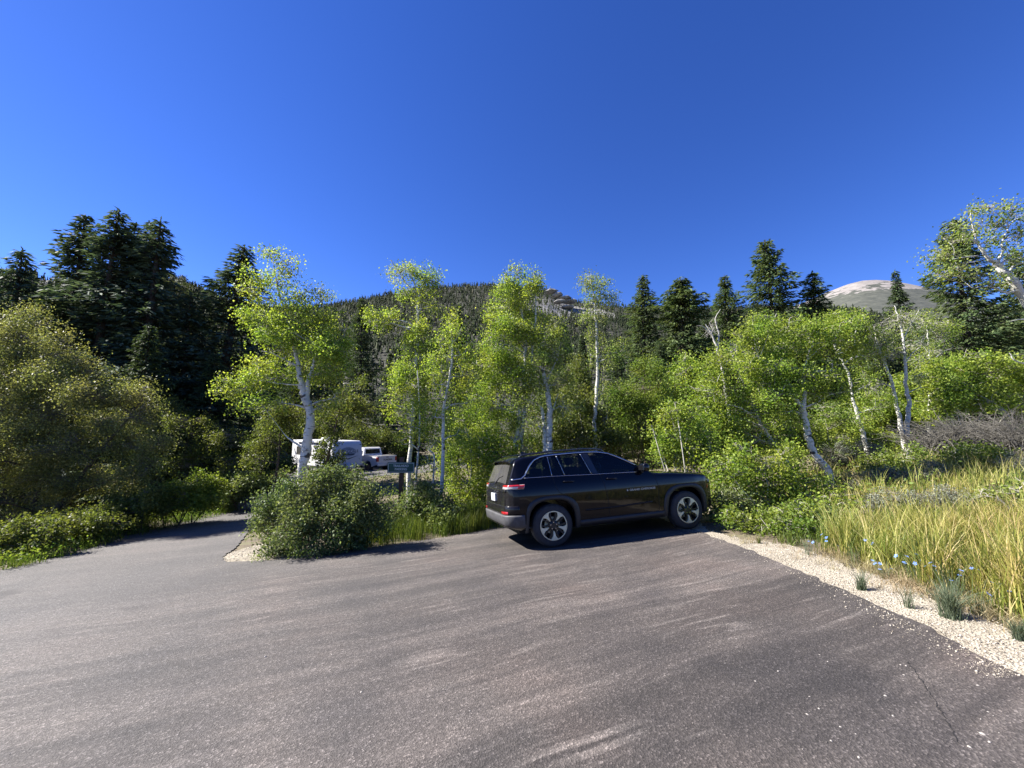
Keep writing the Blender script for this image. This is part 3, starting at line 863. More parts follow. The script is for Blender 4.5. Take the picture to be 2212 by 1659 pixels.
def side_strip(name, path, w, off, mat, s, thick=.004, parent=suv):
    p = []
    for (x0, z0), (x1, z1) in zip(path, path[1:]):
        k = max(1, int(math.hypot(x1 - x0, z1 - z0) / .05)); p += [(x0 + (x1 - x0) * i / k, z0 + (z1 - z0) * i / k) for i in range(k)]
    p.append(path[-1]); p = np.array(p); d = unit(np.gradient(p, axis=0)); nr = np.stack([-d[:, 1], d[:, 0]], -1) * w / 2
    V = []
    for q, e in zip(p, nr):
        for sg in (1, -1):
            x, z = q + e * sg; V.append(L((x, s * (float(side_y(x, z)) + off), z)))
    F = [(2 * i, 2 * i + 1, 2 * i + 3, 2 * i + 2) for i in range(len(p) - 1)]
    me = raw_mesh(name, V, F); fix_normals(me)
    if sum(q.normal.y * q.area for q in me.polygons) * s < 0: me.flip_normals()
    o = obj(name, me, mat, parent, True)
    if thick:
        md = o.modifiers.new("thickness", 'SOLIDIFY'); md.thickness = thick; md.offset = -1
    return o
for s in (-1, 1):
    for k, w in WIN.items():
        g = side_panel("side_window", w, -.006, "clear_glass" if k == "front" else "tinted_glass", s)
    # bright moulding over the windows, swept down the rear pillar
    side_strip("bright_moulding", [(.20, 1.268), (.46, 1.283), (.58, 1.34), (.72, 1.53), (.82, 1.615), (.95, 1.668), (1.08, 1.690), (1.5, 1.706), (1.9, 1.716), (2.2, 1.704), (2.42, 1.660), (2.60, 1.578), (2.80, 1.476), (2.97, 1.380)], .020, .007, "chrome", s, .008)
    side_strip("belt_moulding", [(.56, 1.288), (1.1, 1.284), (2.0, 1.262), (2.95, 1.246)], .008, .006, "chrome", s)
    for bar in ([(1.11, 1.285), (1.095, 1.675)], [(1.37, 1.285), (1.28, 1.675)], [(1.93, 1.272), (1.80, 1.685)]):
        side_strip("window_bar", bar, .008, .006, "chrome", s)
    side_panel("pillar_cover", [(1.945, 1.285), (2.07, 1.280), (1.955, 1.690), (1.815, 1.690)], .004, "paint_black_gloss", s)
    # door gaps
    for gap in ([(1.12, 1.27), (1.14, 1.10), (1.20, .98), (1.35, .90)], [(2.10, 1.255), (2.15, 1.10), (2.20, .80), (2.23, .44)], [(3.30, 1.19), (3.36, .95), (3.34, .44)], [(1.60, .47), (2.2, .44), (3.34, .44)]):
        side_strip("door_gap", gap, .009, .0015, "seam_dark", s, 0)
    side_strip("door_crease", [(1.72, .60), (2.3, .60), (3.2, .63)], .030, .010, "black_paint", s, .012)
    # sill cladding and wheel arch flares
    side_panel("sill_cladding", [(1.56, .302), (3.50, .302), (3.50, .425), (1.56, .425)], .012, "trim_black", s, .02)
    for cx in (XR, XF):
        o_ = arch(cx, .555, .545, n=3.0); i_ = arch(cx, .468, .473)
        base = [(cx + .555, .31), (cx + .555, .385)]
        poly_o = [(cx + .56, .30)] + o_ + [(cx - .56, .30)]
        poly_i = [(cx + .468, .30)] + i_ + [(cx - .468, .30)]
        V = []; 
        po = np.array(poly_o); pi_ = np.array(poly_i); k = len(po)
        for q0, q1 in zip(po, pi_):
            for f, off in ((0, .004), (.12, .022), (.6, .026), (1.0, .020), (1.0, -.06)):
                x, z = q0 * (1 - f) + q1 * f; z = max(z, .30)
                V.append(L((x, s * (float(side_y(x, z)) + off), z)))
        F = [(i * 5 + j, i * 5 + j + 1, (i + 1) * 5 + j + 1, (i + 1) * 5 + j) for i in range(k - 1) for j in range(4)]
        me = raw_mesh("arch_flare", V, F); fix_normals(me)
        if sum(q.normal.y * q.area for q in me.polygons) * s < 0: me.flip_normals()
        obj("arch_flare", me, "trim_black", suv, True)
    # handles
    for hx, hz in ((1.42, 1.165), (2.33, 1.155)):
        y = float(side_y(hx, hz)); m = MB()
        m.tube([L((hx - .11, s * (y + .005), hz + .004)), L((hx - .095, s * (y + .035), hz + .004)), L((hx + .09, s * (y + .04), hz)), L((hx + .11, s * (y + .005), hz))], [.012, .015, .015, .012], 8)
        m.build("door_handle", "black_paint", suv, True)
    # mirror
    m = MB(); m.box(3.00 - CX, 3.14 - CX, s * 1.00 - .115, s * 1.00 + .115, 1.245, 1.405, .045)
    mir = m.build("door_mirror", "black_paint", suv, True)
    m = MB(); m.tube([L((3.06, s * .87, 1.22)), L((3.07, s * .97, 1.28))], .035, 8); m.build("mirror_arm", "trim_black", mir, True)
    m = MB(); m.box(2.9955 - CX, 3.0015 - CX, s * 1.00 - .085, s * 1.00 + .085, 1.275, 1.375, .0); m.build("mirror_glass", "paint_black_gloss", mir)  # pane coloured gloss black in place of a dark mirror reflection
    # roof rail
    rp = [(x, s * (float(side_y(x, 1.72)) - .055 + .0), float(zt(x)) - .015) for x in np.linspace(.62, 2.30, 15)]
    pth_ = [(rp[0][0] - .12, rp[0][1], rp[0][2] - .045)] + [(p[0], p[1], p[2] + .022) for p in rp] + [(rp[-1][0] + .12, rp[-1][1], rp[-1][2] - .045)]
    MB().tube([L(p) for p in pth_], .019, 8).build("roof_rail", "paint_black_gloss", suv, True)
    # front lamp and marker
    side_panel("front_lamp", [(4.62, .985), (4.80, .965), (4.83, .90), (4.66, .925)], .006, "lamp_clear", s)
    side_panel("side_marker", [(4.60, .80), (4.655, .80), (4.665, .88), (4.61, .88)], .006, "lamp_red", s)

def contour(z):
    """outline of the tail at height z: from the middle of the back round the corner to the flank, (x, y) polyline"""
    xs = np.concatenate([np.linspace(0, .12, 60), np.linspace(.125, .9, 60)]); pts = []
    for x in xs:
        s = section(x)
        if s[-1][1] < z: continue
        side = [p for p in s[2:]]
        y = max([p0[0] + (p1[0] - p0[0]) * ((z - p0[1]) / ((p1[1] - p0[1]) or 1e-9)) for p0, p1 in zip(side, side[1:]) if min(p0[1], p1[1]) <= z <= max(p0[1], p1[1])] or [None], key=lambda q: -1 if q is None else q)
        if y is None: continue
        if not pts: pts.append((x, 0.0))
        if y > pts[-1][1] - .001 or x > .1: pts.append((x, y))
    p = np.array(pts)
    # ease the corner
    for _ in range(3):
        q = p.copy(); q[1:-1] = .25 * p[:-2] + .5 * p[1:-1] + .25 * p[2:]; p = q
    d = np.r_[0, np.cumsum(np.linalg.norm(np.diff(p, axis=0), axis=1))]
    return p, d
def tail_band(name, zs, s0, s1, offs, mat, sides=(-1, 1), m=26, thick=.012, parent=suv):
    """shell round the tail between arc lengths s0 and s1 at the heights zs"""
    for s in sides:
        V = []
        for z, off in zip(zs, offs):
            p, d = contour(z); sv = np.linspace(s0, s1, m)
            x = np.interp(sv, d, p[:, 0]); y = np.interp(sv, d, p[:, 1])
            tx = np.gradient(x); ty = np.gradient(y); l = np.hypot(tx, ty); nx, ny = -ty / l, tx / l
            for i in range(m): V.append(L((x[i] + nx[i] * off, s * (y[i] + ny[i] * off), z)))
        F = [(i * m + j, i * m + j + 1, (i + 1) * m + j + 1, (i + 1) * m + j) for i in range(len(zs) - 1) for j in range(m - 1)]
        me = raw_mesh(name, V, F); fix_normals(me)
        if sum((q.normal.x * -1 + q.normal.y * s) * q.area for q in me.polygons) < 0: me.flip_normals()
        o = obj(name, me, mat, parent, True)
        md = o.modifiers.new("thickness", 'SOLIDIFY'); md.thickness = thick; md.offset = -1
def full_band(name, zs, s1, offs, mat, m=30, parent=suv, thick=.012):
    V = []; 
    for z, off in zip(zs, offs):
        p, d = contour(z); sv = np.linspace(0, s1, m)
        x = np.interp(sv, d, p[:, 0]); y = np.interp(sv, d, p[:, 1])
        tx = np.gradient(x); ty = np.gradient(y); l = np.hypot(tx, ty); nx, ny = -ty / l, tx / l
        half = [(x[i] + nx[i] * off, y[i] + ny[i] * off, z) for i in range(m)]
        V += [L((a, -b, c)) for a, b, c in half[::-1]] + [L(q) for q in half[1:]]
    w = 2 * m - 1
    F = [(i * w + j, i * w + j + 1, (i + 1) * w + j + 1, (i + 1) * w + j) for i in range(len(zs) - 1) for j in range(w - 1)]
    me = raw_mesh(name, V, F); fix_normals(me)
    if sum(-q.normal.x * q.area for q in me.polygons) < 0: me.flip_normals()
    o = obj(name, me, mat, parent, True)
    md = o.modifiers.new("thickness", 'SOLIDIFY'); md.thickness = thick; md.offset = -1
    return o
full_band("rear_bumper", [.37, .40, .46, .54, .60, .625, .635], 1.26, [-.03, .012, .022, .034, .042, .036, .0], "trim_grey")
full_band("bumper_cover", [.64, .66, .72, .78, .80], 1.14, [.004, .022, .024, .016, .002], "black_paint")
full_band("tailgate_lip", [1.035, 1.05, 1.075, 1.09], .80, [.004, .024, .024, .004], "black_paint")
tail_band("tail_lamp", [1.09, 1.10, 1.125, 1.165, 1.175], .60, 1.27, [.004, .014, .020, .016, .002], "lamp_clear")
tail_band("tail_lamp_red", [1.138, 1.146, 1.168, 1.176], .60, 1.12, [.018, .024, .022, .010], "lamp_red")
tail_band("tail_lamp_red", [1.10, 1.11, 1.16, 1.168], 1.10, 1.265, [.014, .022, .022, .014], "lamp_red")
tail_band("bumper_reflector", [.645, .65, .69, .695], .60, .85, [.024, .030, .030, .024], "lamp_red")
def top_patch(name, x0, x1, w0, w1, off, mat, nx=10, ny=16, parent=suv):
    V = []
    for i in range(nx + 1):
        f = i / nx; x = x0 + (x1 - x0) * f; w = w0 + (w1 - w0) * f
        for j in range(ny + 1): V.append(L(top_pt(x, w * (2 * j / ny - 1), off)))
    F = [(i * (ny + 1) + j, i * (ny + 1) + j + 1, (i + 1) * (ny + 1) + j + 1, (i + 1) * (ny + 1) + j) for i in range(nx) for j in range(ny)]
    me = raw_mesh(name, V, F); fix_normals(me)
    if sum(q.normal.z * q.area for q in me.polygons) < 0: me.flip_normals()
    return obj(name, me, mat, parent, True)
top_patch("rear_window", .105, .298, .70, .60, .006, "dusty_glass")
top_patch("windscreen", 2.44, 3.16, .60, .68, .004, "clear_glass")
m = MB()
sec_ = [(.215, 1.612), (.212, 1.632), (.235, 1.650), (.42, 1.716), (.58, 1.726), (.50, 1.66), (.36, 1.625)]
V = []; ys = [-.70, -.66, -.4, 0, .4, .66, .70]
for y in ys:
    k = (abs(y) / .7) ** 4
    V += [L((x + .05 * k, y, z - .035 * k - .010 * (abs(y) / .7) ** 2)) for x, z in sec_]
n7 = len(sec_)
F = [(i * n7 + j, i * n7 + (j + 1) % n7, (i + 1) * n7 + (j + 1) % n7, (i + 1) * n7 + j) for i in range(len(ys) - 1) for j in range(n7)] + [tuple(range(n7)), tuple(range((len(ys) - 1) * n7, len(ys) * n7))]
m.add(V, F); m.build("roof_spoiler", "black_paint", suv, True, 35)
m = MB(); m.tube([L((.075, .02, 1.19)), L((.135, -.16, 1.30)), L((.165, -.40, 1.34))], [.012, .009, .005], 6); m.build("rear_wiper", "trim_black", suv)
m = MB(); m.add([L(p) for p in [(.80, -.02, 1.73), (.80, .02, 1.73), (1.02, .025, 1.745), (1.02, -.025, 1.745), (.815, 0, 1.80), (.86, 0, 1.80)]], [(0, 1, 2, 3), (0, 4, 1), (0, 3, 5, 4), (1, 4, 5, 2), (3, 2, 5)]); m.build("roof_antenna", "trim_black", suv)
m = MB(); m.box(mx(-.022) - CX, mx(.03) - CX, -.155, .155, .845, 1.0, .006); m.build("number_plate", "plate_white", suv)
# badge on the front door, an emblem on the tailgate
def flank_text(body, size, cx, cz, s=-1, sx=1.0):
    me = text_mesh(body, size, .002, sx, .0015)
    V = []
    for v in me.vertices:
        x = cx + (v.co.x if s < 0 else -v.co.x); z = cz + v.co.y
        V.append(L((x, s * (float(side_y(x, z)) + .004 + v.co.z), z)))
    for v, q in zip(me.vertices, V): v.co = q
    me.update(); return me
for s in (-1, 1):
    b_ = obj("door_badge", flank_text("GRAND CHEROKEE", .052, 2.99, .90, s, 1.30), "letter_white", suv)
    m = MB(); y = float(side_y(2.64, .90)); m.box(2.63 - CX, 2.66 - CX, s * (y + .004) - .003, s * (y + .004) + .003, .885, .917); m.build("badge_tab", "letter_white", b_)
me = text_mesh("Jeep", .10, .004, 1.0, .001)
me.transform(Matrix.Translation(Vector(L((-.004, .0, 1.02)))) @ Matrix(((0, 0, -1, 0), (-1, 0, 0, 0), (0, 1, 0, 0), (0, 0, 0, 1))))
obj("tailgate_badge", me, "chrome", suv)
# cabin
for x, y in ((2.12, .37), (2.12, -.37), (1.28, .42), (1.28, -.42)):
    m = MB(); m.box(x - .10 - CX, x + .06 - CX, y - .24, y + .24, 1.08, 1.42, .05); st = m.build("seat_back", "seat_fabric", suv, True)
    m = MB(); m.box(x - .13 - CX, x - .02 - CX, y - .135, y + .135, 1.45, 1.62, .045); m.build("headrest", "seat_fabric", st, True)
m = MB(); m.tube([L((2.72 + .06 * math.sin(a), .37 + .19 * math.cos(a), 1.27 + .17 * math.sin(a))) for a in np.linspace(0, 2 * math.pi, 25)], .014, 6, False); m.build("steering_wheel", "trim_black", suv, True)
# wheels
def wheel(name, cx, s):
    root = bpy.data.objects.new(name, None); COL.objects.link(root); root.parent = suv
    root.location = L((cx, s * .965, .387)); root.scale = (1, -s, 1)         # local -y is the outer face
    root.empty_display_size = .1
    if s > 0: root.scale = (1, -1, 1)
    m = MB(); m.lathe_y([(.262, .005), (.272, -.004), (.300, .000), (.345, .004), (.372, .020), (.385, .045), (.387, .075), (.387, .19), (.382, .22), (.36, .245), (.30, .25), (.262, .24)], n=64)
    for k in range(64):                         # tread blocks on the shoulder
        a = 2 * math.pi * k / 64
        c, si = math.cos(a), math.sin(a); t = np.array([-si, 0, c]); r_ = np.array([c, 0, si])
        q = [r_ * ra + t * tb + np.array([0, yy, 0]) for ra, yy in ((.366, .010), (.389, .035), (.390, .085), (.370, .085)) for tb in (-.0125, .0125)]
        m.add(q, [(0, 1, 3, 2), (2, 3, 5, 4), (0, 2, 4, 6), (1, 7, 5, 3)])
    m.build("tyre", "tyre_rubber", root, True, 40)
    m = MB(); m.lathe_y([(.262, .0), (.258, -.006), (.245, -.004), (.240, .012), (.225, .10), (.20, .12), (0, .12)], n=64); rim = m.build("rim", "rim_black", root, True, 40)
    m = MB(); m.lathe_y([(.262, .004), (.262, -.009), (.246, -.009), (.243, .006)], n=72); m.build("rim_lip", "satin_silver", rim, True, 40)
    m = MB()                                     # ten dark petals framing five bright spokes
    m.lathe_y([(.0, -.002), (.055, -.002), (.085, .012), (.088, .05)], n=40)
    for k in range(5):
        for sg in (-1, 1):
            a0 = math.pi / 2 + k * 2 * math.pi / 5
            out = [(.05, -.30), (.07, .22), (.13, .40), (.20, .33), (.243, .30), (.243, .17), (.19, .20), (.14, .24), (.10, .08)]
            V = []
            for yy in (.006, .055):
                for rr, aa in out: V.append((rr * math.cos(a0 + sg * aa), yy, rr * math.sin(a0 + sg * aa)))
            n9 = len(out); m.add(V, [tuple(range(n9)), tuple(range(2 * n9 - 1, n9 - 1, -1))] + [(i, (i + 1) % n9, (i + 1) % n9 + n9, i + n9) for i in range(n9)])
    m.build("spoke_petals", "rim_black", rim)
    for k in range(5):
        a0 = math.pi / 2 + math.pi + k * 2 * math.pi / 5
        half = [(.095, .02), (.115, .12), (.15, .135), (.19, .145), (.225, .22), (.252, .33)]
        out = half + [(.252, .14), (.252, -.14)] + [(r_, -a_) for r_, a_ in half[::-1]]
        V = []
        for yy in (-.009, .04):
            for rr, aa in out: V.append((rr * math.cos(a0 + aa), yy + (.012 if rr < .12 else 0), rr * math.sin(a0 + aa)))
        n9 = len(out)
        m = MB().add(V, [tuple(range(n9)), tuple(range(2 * n9 - 1, n9 - 1, -1))] + [(i, (i + 1) % n9, (i + 1) % n9 + n9, i + n9) for i in range(n9)])
        m.build("spoke", "satin_silver", rim)
        a1 = a0 + math.pi / 5
        m = MB(); m.lathe_y([(0, -.006), (.010, -.006), (.012, .02)], (.062 * math.cos(a1), 0, .062 * math.sin(a1)), 10); m.build("wheel_nut", "chrome", rim)
    m = MB(); m.lathe_y([(.0, .075), (.15, .075), (.15, .09), (.0, .09)], n=40); m.build("brake_disc", "satin_silver", rim)
    return root
for cx in (XR, XF):
    for s in (-1, 1): wheel("wheel", cx, s)
m = MB(); m.box(.5 - CX, 4.4 - CX, -.60, .60, .24, .34); m.build("underbody", "seam_dark", suv)

# ------------------------------------------------------------------ trees: aspens and other broadleaves
def blob_points(c, rad, n, rng, shell=.5):
    d = unit(rng.normal(size=(n, 3))); r = rng.uniform(0, 1, (n, 1)) ** shell
    return c + d * r * rad
def plant(name, label, cat, D, trunks, blobs, leaf="aspen_leaf", size=.047, dens=1.25, per=15, sig=.11, r0=.06, bark="aspen_bark",
          twig="twig_pale", group=None, seed=1, aspect=.85, base=None, limb_r=.02, twig_r=.0045, foot=.12, bare_twigs=0, spread=.35, up=0.0, shell=.5, trunk_name="trunk"):
    """a woody plant: tapered stems along surveyed lines, limbs to every foliage mass, twigs, and single leaves round the twig ends"""
    rng = np.random.default_rng(seed)
    stems = []                                  # (path, radii)
    for tr in trunks:
        pts = [P(q[0], q[1], (q[2] if len(q) > 2 else D)) for q in tr["p"]] if isinstance(tr, dict) else [P(q[0], q[1], (q[2] if len(q) > 2 else D)) for q in tr]
        rr = tr.get("r", r0) if isinstance(tr, dict) else r0
        free = isinstance(tr, dict) and tr.get("free")
        if not free:
            g = T(pts[0][0], pts[0][1])
            drift = (pts[0] - pts[1]); drift = drift / max(abs(drift[2]), .2)
            foot_p = pts[0] + drift * max(0, pts[0][2] - g) * .6; foot_p[2] = T(foot_p[0], foot_p[1]) - .08
            if pts[0][2] - g > .15: pts = [foot_p] + pts
            else: pts[0][2] = g - .08
        m = max(6, len(pts) * 5)
        path = spline(pts, m)
        path[1:-1] += rng.normal(size=(m - 2, 3)) * rr * .12
        f = np.linspace(0, 1, m); tip = .22 if not (isinstance(tr, dict) and "tip" in tr) else tr["tip"]
        radii = rr * (1 - (1 - tip) * f ** .9) * (1 + rng.normal(size=m) * .04)
        if not free: radii[0] *= 1.35; radii[1] *= 1.1
        stems.append((path, radii))
    if base is None:
        if stems: b = stems[0][0][0].copy()
        else:
            c = np.mean([P(q[0], q[1], D + (q[4] if len(q) > 4 else 0)) for q in blobs], 0); b = c.copy()
        b[2] = T(b[0], b[1])
    else: b = np.array([base[0], base[1], T(base[0], base[1])])
    k = 1 / 833.5
    wood = [tube(p - b, r, 8) for p, r in stems]
    tA, tB, tra, trb, tips_all = [], [], [], [], []
    samples = np.concatenate([p for p, r in stems]) if stems else None
    srad = np.concatenate([r for p, r in stems]) if stems else None
    for q in blobs:
        u, v, ru, rv = q[:4]; dd = q[4] if len(q) > 4 else rng.uniform(-.5, .5) * ru * D * k; de = q[5] if len(q) > 5 else 1.0
        c = P(u, v, D + dd); rx = ru * (D + dd) * k; rz = rv * (D + dd) * k
        rad = np.array([rx, (rx + rz) * .5, rz])
        gz = T(c[0], c[1]); 
        if c[2] - rad[2] < gz: 
            lo = gz; hi = c[2] + rad[2]; c = np.array([c[0], c[1], (lo + hi) / 2]); rad[2] = max(.15, (hi - lo) / 2)
        if samples is not None:
            dist = np.linalg.norm(samples - c, axis=1) + 2.2 * np.maximum(0, samples[:, 2] - c[2] + .25 * np.linalg.norm(samples[:, :2] - c[:2], axis=1))
            i = int(np.argmin(dist)); a = samples[i]; ra = min(srad[i] * .75, limb_r * 1.6)
        else:
            o = rng.normal(size=2) * spread * rad[0]
            a = b + np.array([(c[0] - b[0]) * .35 + o[0], (c[1] - b[1]) * .35 + o[1], 0]); a[2] = T(a[0], a[1]) - .05; ra = limb_r
        mid = (a + c) / 2 + rng.normal(size=3) * .08 * np.linalg.norm(c - a); mid[2] += .10 * np.linalg.norm((c - a)[:2])
        top = c + np.array([0, 0, rad[2] * .55]) + rng.normal(size=3) * rad * .2
        lp = spline([a, mid, c, top], 9)
        wood.append(tube(lp - b, np.linspace(ra, limb_r * .28, 9), 5))
        nt_ = max(5, int(95 * dens * de * (rad[0] * rad[1] * rad[2]) ** .72 / .3))
        # the mass breaks up into lobes of unequal size, some reaching out of it, with gaps between
        ns = int(rng.integers(5, 9)); sc = blob_points(c, rad * 1.05, ns, rng, .42); sr = rng.uniform(.24, .55, (ns, 1))
        pick = rng.choice(ns, nt_, p=(sr[:, 0] ** 1.6) / (sr[:, 0] ** 1.6).sum())
        tips = sc[pick] + unit(rng.normal(size=(nt_, 3))) * rng.uniform(0, 1, (nt_, 1)) ** .6 * rad * sr[pick]
        nf = nt_ // 4; tips[:nf] = blob_points(c, rad, nf, rng, shell)
        tips = tips[tips[:, 2] > terrain(tips[:, 0], tips[:, 1]) + .04]
        if not len(tips): continue
        # twigs leave the limb at the point nearest to them but lower down
        j = np.argmin(np.linalg.norm(tips[:, None] - lp[None, 3:], axis=-1) + .8 * np.maximum(0, lp[None, 3:, 2] - tips[:, None, 2]), 1) + 3
        src = lp[j]; kn = src * .45 + tips * .55 + rng.normal(size=tips.shape) * .10 * np.linalg.norm(tips - src, axis=1, keepdims=True); kn[:, 2] += .03
        n_ = len(tips); half_ = slice(None, None, 2) if n_ > 40 else slice(None)
        ts_, sr_, kn_ = tips[half_], src[half_], kn[half_]; m_ = len(ts_)
        tA += [sr_, kn_]; tB += [kn_, ts_]; tra += [np.full(m_, twig_r * 1.5), np.full(m_, twig_r)]; trb += [np.full(m_, twig_r), np.full(m_, twig_r * .5)]
        tips_all.append(np.repeat(tips, np.maximum(1, rng.poisson(per, n_)), axis=0))
        if bare_twigs:
            bt = blob_points(c, rad * 1.15, int(bare_twigs * nt_), rng, .4)
            i2 = rng.integers(3, 9, len(bt)); tA.append(lp[i2]); tB.append(bt); tra.append(np.full(len(bt), twig_r)); trb.append(np.full(len(bt), twig_r * .4))
    root = thing(name, label, cat, tuple(b), group=group)
    V, F = join(wood)
    obj(trunk_name, raw_mesh(trunk_name, V, F), bark, root, True)
    if tA:
        V, F = sticks(np.concatenate(tA) - b, np.concatenate(tB) - b, np.concatenate(tra), np.concatenate(trb))
        tag(obj("twigs", raw_mesh("twigs", V, F), twig, root), kind="stuff")
    if tips_all and per > 0:
        lp = np.concatenate(tips_all); lp = lp + rng.normal(size=lp.shape) * sig
        lp = lp[lp[:, 2] > terrain(lp[:, 0], lp[:, 1]) + .03]
        V, F = leaves(lp - b, size, aspect, .5, up, rng)
        tag(obj("crown", raw_mesh("crown", V, F), leaf, root), kind="stuff")
    return root
AG = "aspens behind the parking lot"
plant("aspen_tree", "aspen with thick crooked white trunk rising behind the roadside bush", "tree", 11.2,
      [{"p": [(652, 1060), (658, 985), (668, 930), (670, 893), (658, 858), (652, 832)], "r": .135, "tip": .78},
       {"p": [(653, 838), (645, 800), (640, 770), (628, 720), (612, 665), (598, 618)], "r": .085, "free": 1, "tip": .2},
       {"p": [(662, 858), (666, 826), (674, 800), (680, 776), (686, 735), (700, 690)], "r": .075, "free": 1, "tip": .2},
       {"p": [(640, 790), (612, 775), (585, 762), (560, 758)], "r": .03, "free": 1},
       {"p": [(622, 690), (590, 655), (560, 638), (535, 615)], "r": .028, "free": 1},
       {"p": [(655, 968), (635, 955), (620, 944), (612, 935)], "r": .035, "free": 1},
       {"p": [(648, 832), (600, 828), (560, 822), (520, 826), (484, 830)], "r": .022, "free": 1}],
      [(585, 556, 30, 24, 0, .55), (622, 572, 34, 34, 0, .5), (560, 600, 46, 22, 0, .7), (530, 622, 30, 22, 0, .7), (600, 615, 40, 26, 0, .55), (655, 634, 44, 34, 0, .7), (690, 640, 22, 20, 0, .6),
       (576, 700, 50, 36), (560, 660, 20, 16, 0, .6), (640, 690, 60, 36), (706, 690, 46, 40), (610, 745, 66, 38), (690, 745, 66, 46), (742, 740, 30, 46), (650, 720, 60, 40), (720, 800, 46, 40, 0, .8), (560, 790, 46, 26), (600, 815, 60, 26),
       (540, 835, 40, 24), (482, 822, 20, 18, 0, .9), (478, 845, 22, 14, 0, .8), (560, 868, 44, 20, 0, .8), (610, 870, 30, 20, 0, .6), (690, 880, 30, 16, 0, .5), (720, 860, 36, 26, 0, .5), (660, 800, 40, 40, .4, .7)],
      seed=11, dens=1.55, group=AG, limb_r=.022)
plant("aspen_tree", "tall aspen whose white trunk stands just behind the green sign", "tree", 12.2,
      [{"p": [(883, 1085), (884, 1010), (889, 930), (893, 870), (897, 800), (903, 720), (902, 670), (905, 640)], "r": .088, "tip": .35}],
      [(862, 588, 36, 26, 0, .5), (888, 585, 26, 22, 0, .8), (915, 600, 32, 30), (932, 612, 20, 24, 0, .8), (895, 630, 36, 24, 0, .7), (930, 660, 40, 30, 0, .45),
       (820, 682, 34, 26), (842, 690, 24, 24), (806, 690, 18, 18, 0, .7), (905, 712, 30, 30), (890, 750, 44, 36), (925, 770, 38, 40, 0, .8), (870, 800, 44, 34), (910, 820, 46, 36), (860, 840, 34, 24, 0, .8), (900, 860, 40, 26, 0, .8), (870, 895, 34, 24, 0, .7), (846, 872, 20, 16, 0, .6)],
      seed=12, dens=1.5, group=AG, bare_twigs=.25)
plant("aspen_tree", "thin aspen stem standing close beside the sign on its right", "tree", 11.4,
      [{"p": [(894, 1095), (899, 1030), (905, 960), (907, 900), (905, 850), (902, 800)], "r": .042, "tip": .4}],
      [(905, 880, 36, 26, 0, .8), (890, 920, 40, 24, 0, .7), (920, 930, 36, 30, 0, .7), (870, 960, 24, 18, 0, .7), (900, 835, 30, 26, 0, .7)], seed=13, group=AG)
plant("aspen_tree", "slim pale aspen midway between the sign and the car", "tree", 11.0,
      [{"p": [(951, 1095), (956, 1020), (957, 930), (959, 880), (966, 840), (975, 790), (977, 740), (973, 715)], "r": .062, "tip": .4},
       {"p": [(977, 742), (990, 725), (998, 705)], "r": .025, "free": 1}],
      [(975, 690, 22, 18), (985, 715, 34, 18), (960, 730, 24, 16, 0, .8), (950, 770, 32, 28, 0, .8), (1005, 760, 30, 30), (1000, 810, 34, 34, 0, .8), (940, 830, 34, 34, 0, .7), (1010, 870, 40, 36, 0, .7), (940, 900, 34, 30, 0, .6), (985, 940, 40, 30, 0, .6)], seed=14, dens=1.5, group=AG)
plant("aspen_sapling", "short broken aspen stem with few leaves left of the slim aspen", "tree", 11.3,
      [{"p": [(934, 1085), (936, 1030), (938, 990), (934, 978), (926, 972)], "r": .033, "tip": .6}],
      [(942, 950, 26, 26, 0, .6), (925, 1000, 22, 20, 0, .5), (950, 1010, 20, 18, 0, .5)], seed=15, group="aspen saplings")
plant("aspen_tree", "tall full-crowned aspen with paired trunks behind the car's rear", "tree", 13.2,
      [{"p": [(1112, 1000), (1116, 940), (1124, 880), (1130, 820), (1136, 740), (1128, 680), (1120, 630)], "r": .12, "tip": .18},
       {"p": [(1126, 1000), (1127, 940), (1134, 880), (1146, 800), (1152, 730), (1158, 660), (1152, 600)], "r": .10, "tip": .18},
       {"p": [(1136, 760), (1122, 720), (1098, 680)], "r": .04, "free": 1}],
      [(1092, 606, 26, 16, 0, .8), (1118, 595, 26, 16, 0, .8), (1152, 592, 20, 18, 0, .7), (1080, 632, 26, 18), (1110, 630, 40, 26), (1146, 636, 34, 30), (1090, 664, 44, 26), (1140, 675, 44, 34), (1072, 700, 34, 28), (1110, 705, 46, 32), (1152, 715, 36, 36),
       (1060, 735, 28, 22), (1095, 745, 44, 28), (1140, 760, 40, 32), (1056, 770, 36, 22), (1036, 790, 34, 22), (1085, 790, 44, 26), (1130, 810, 44, 30), (1065, 830, 40, 28), (1110, 850, 40, 28), (1030, 850, 30, 28, 0, .8), (1060, 880, 44, 30), (1110, 900, 40, 28), (1050, 930, 40, 28, 0, .8), (1095, 940, 40, 24, 0, .8)],
      seed=16, dens=1.6, group=AG)
plant("aspen_tree", "stout-trunked leaning aspen with dark knots behind the car roof", "tree", 12.6,
      [{"p": [(1184, 990), (1186, 940), (1187, 890), (1183, 850), (1178, 828), (1172, 800)], "r": .135, "tip": .45},
       {"p": [(1176, 990), (1176, 940), (1173, 905), (1170, 880)], "r": .075, "tip": .7},
       {"p": [(1188, 900), (1198, 875), (1206, 850)], "r": .035, "free": 1}, {"p": [(1178, 830), (1192, 800), (1206, 770)], "r": .05, "free": 1}],
      [(1168, 790, 36, 34), (1195, 770, 36, 36, 0, .8), (1180, 740, 36, 30, 0, .7), (1215, 735, 34, 30, 0, .6), (1160, 830, 30, 26), (1200, 830, 36, 30, 0, .7), (1150, 870, 30, 26, 0, .7), (1220, 880, 36, 34, 0, .6), (1150, 920, 30, 26, 0, .6), (1200, 700, 26, 24, 0, .5)], seed=17, dens=1.5, group=AG, leaf="aspen_leaf_high", bare_twigs=.3)
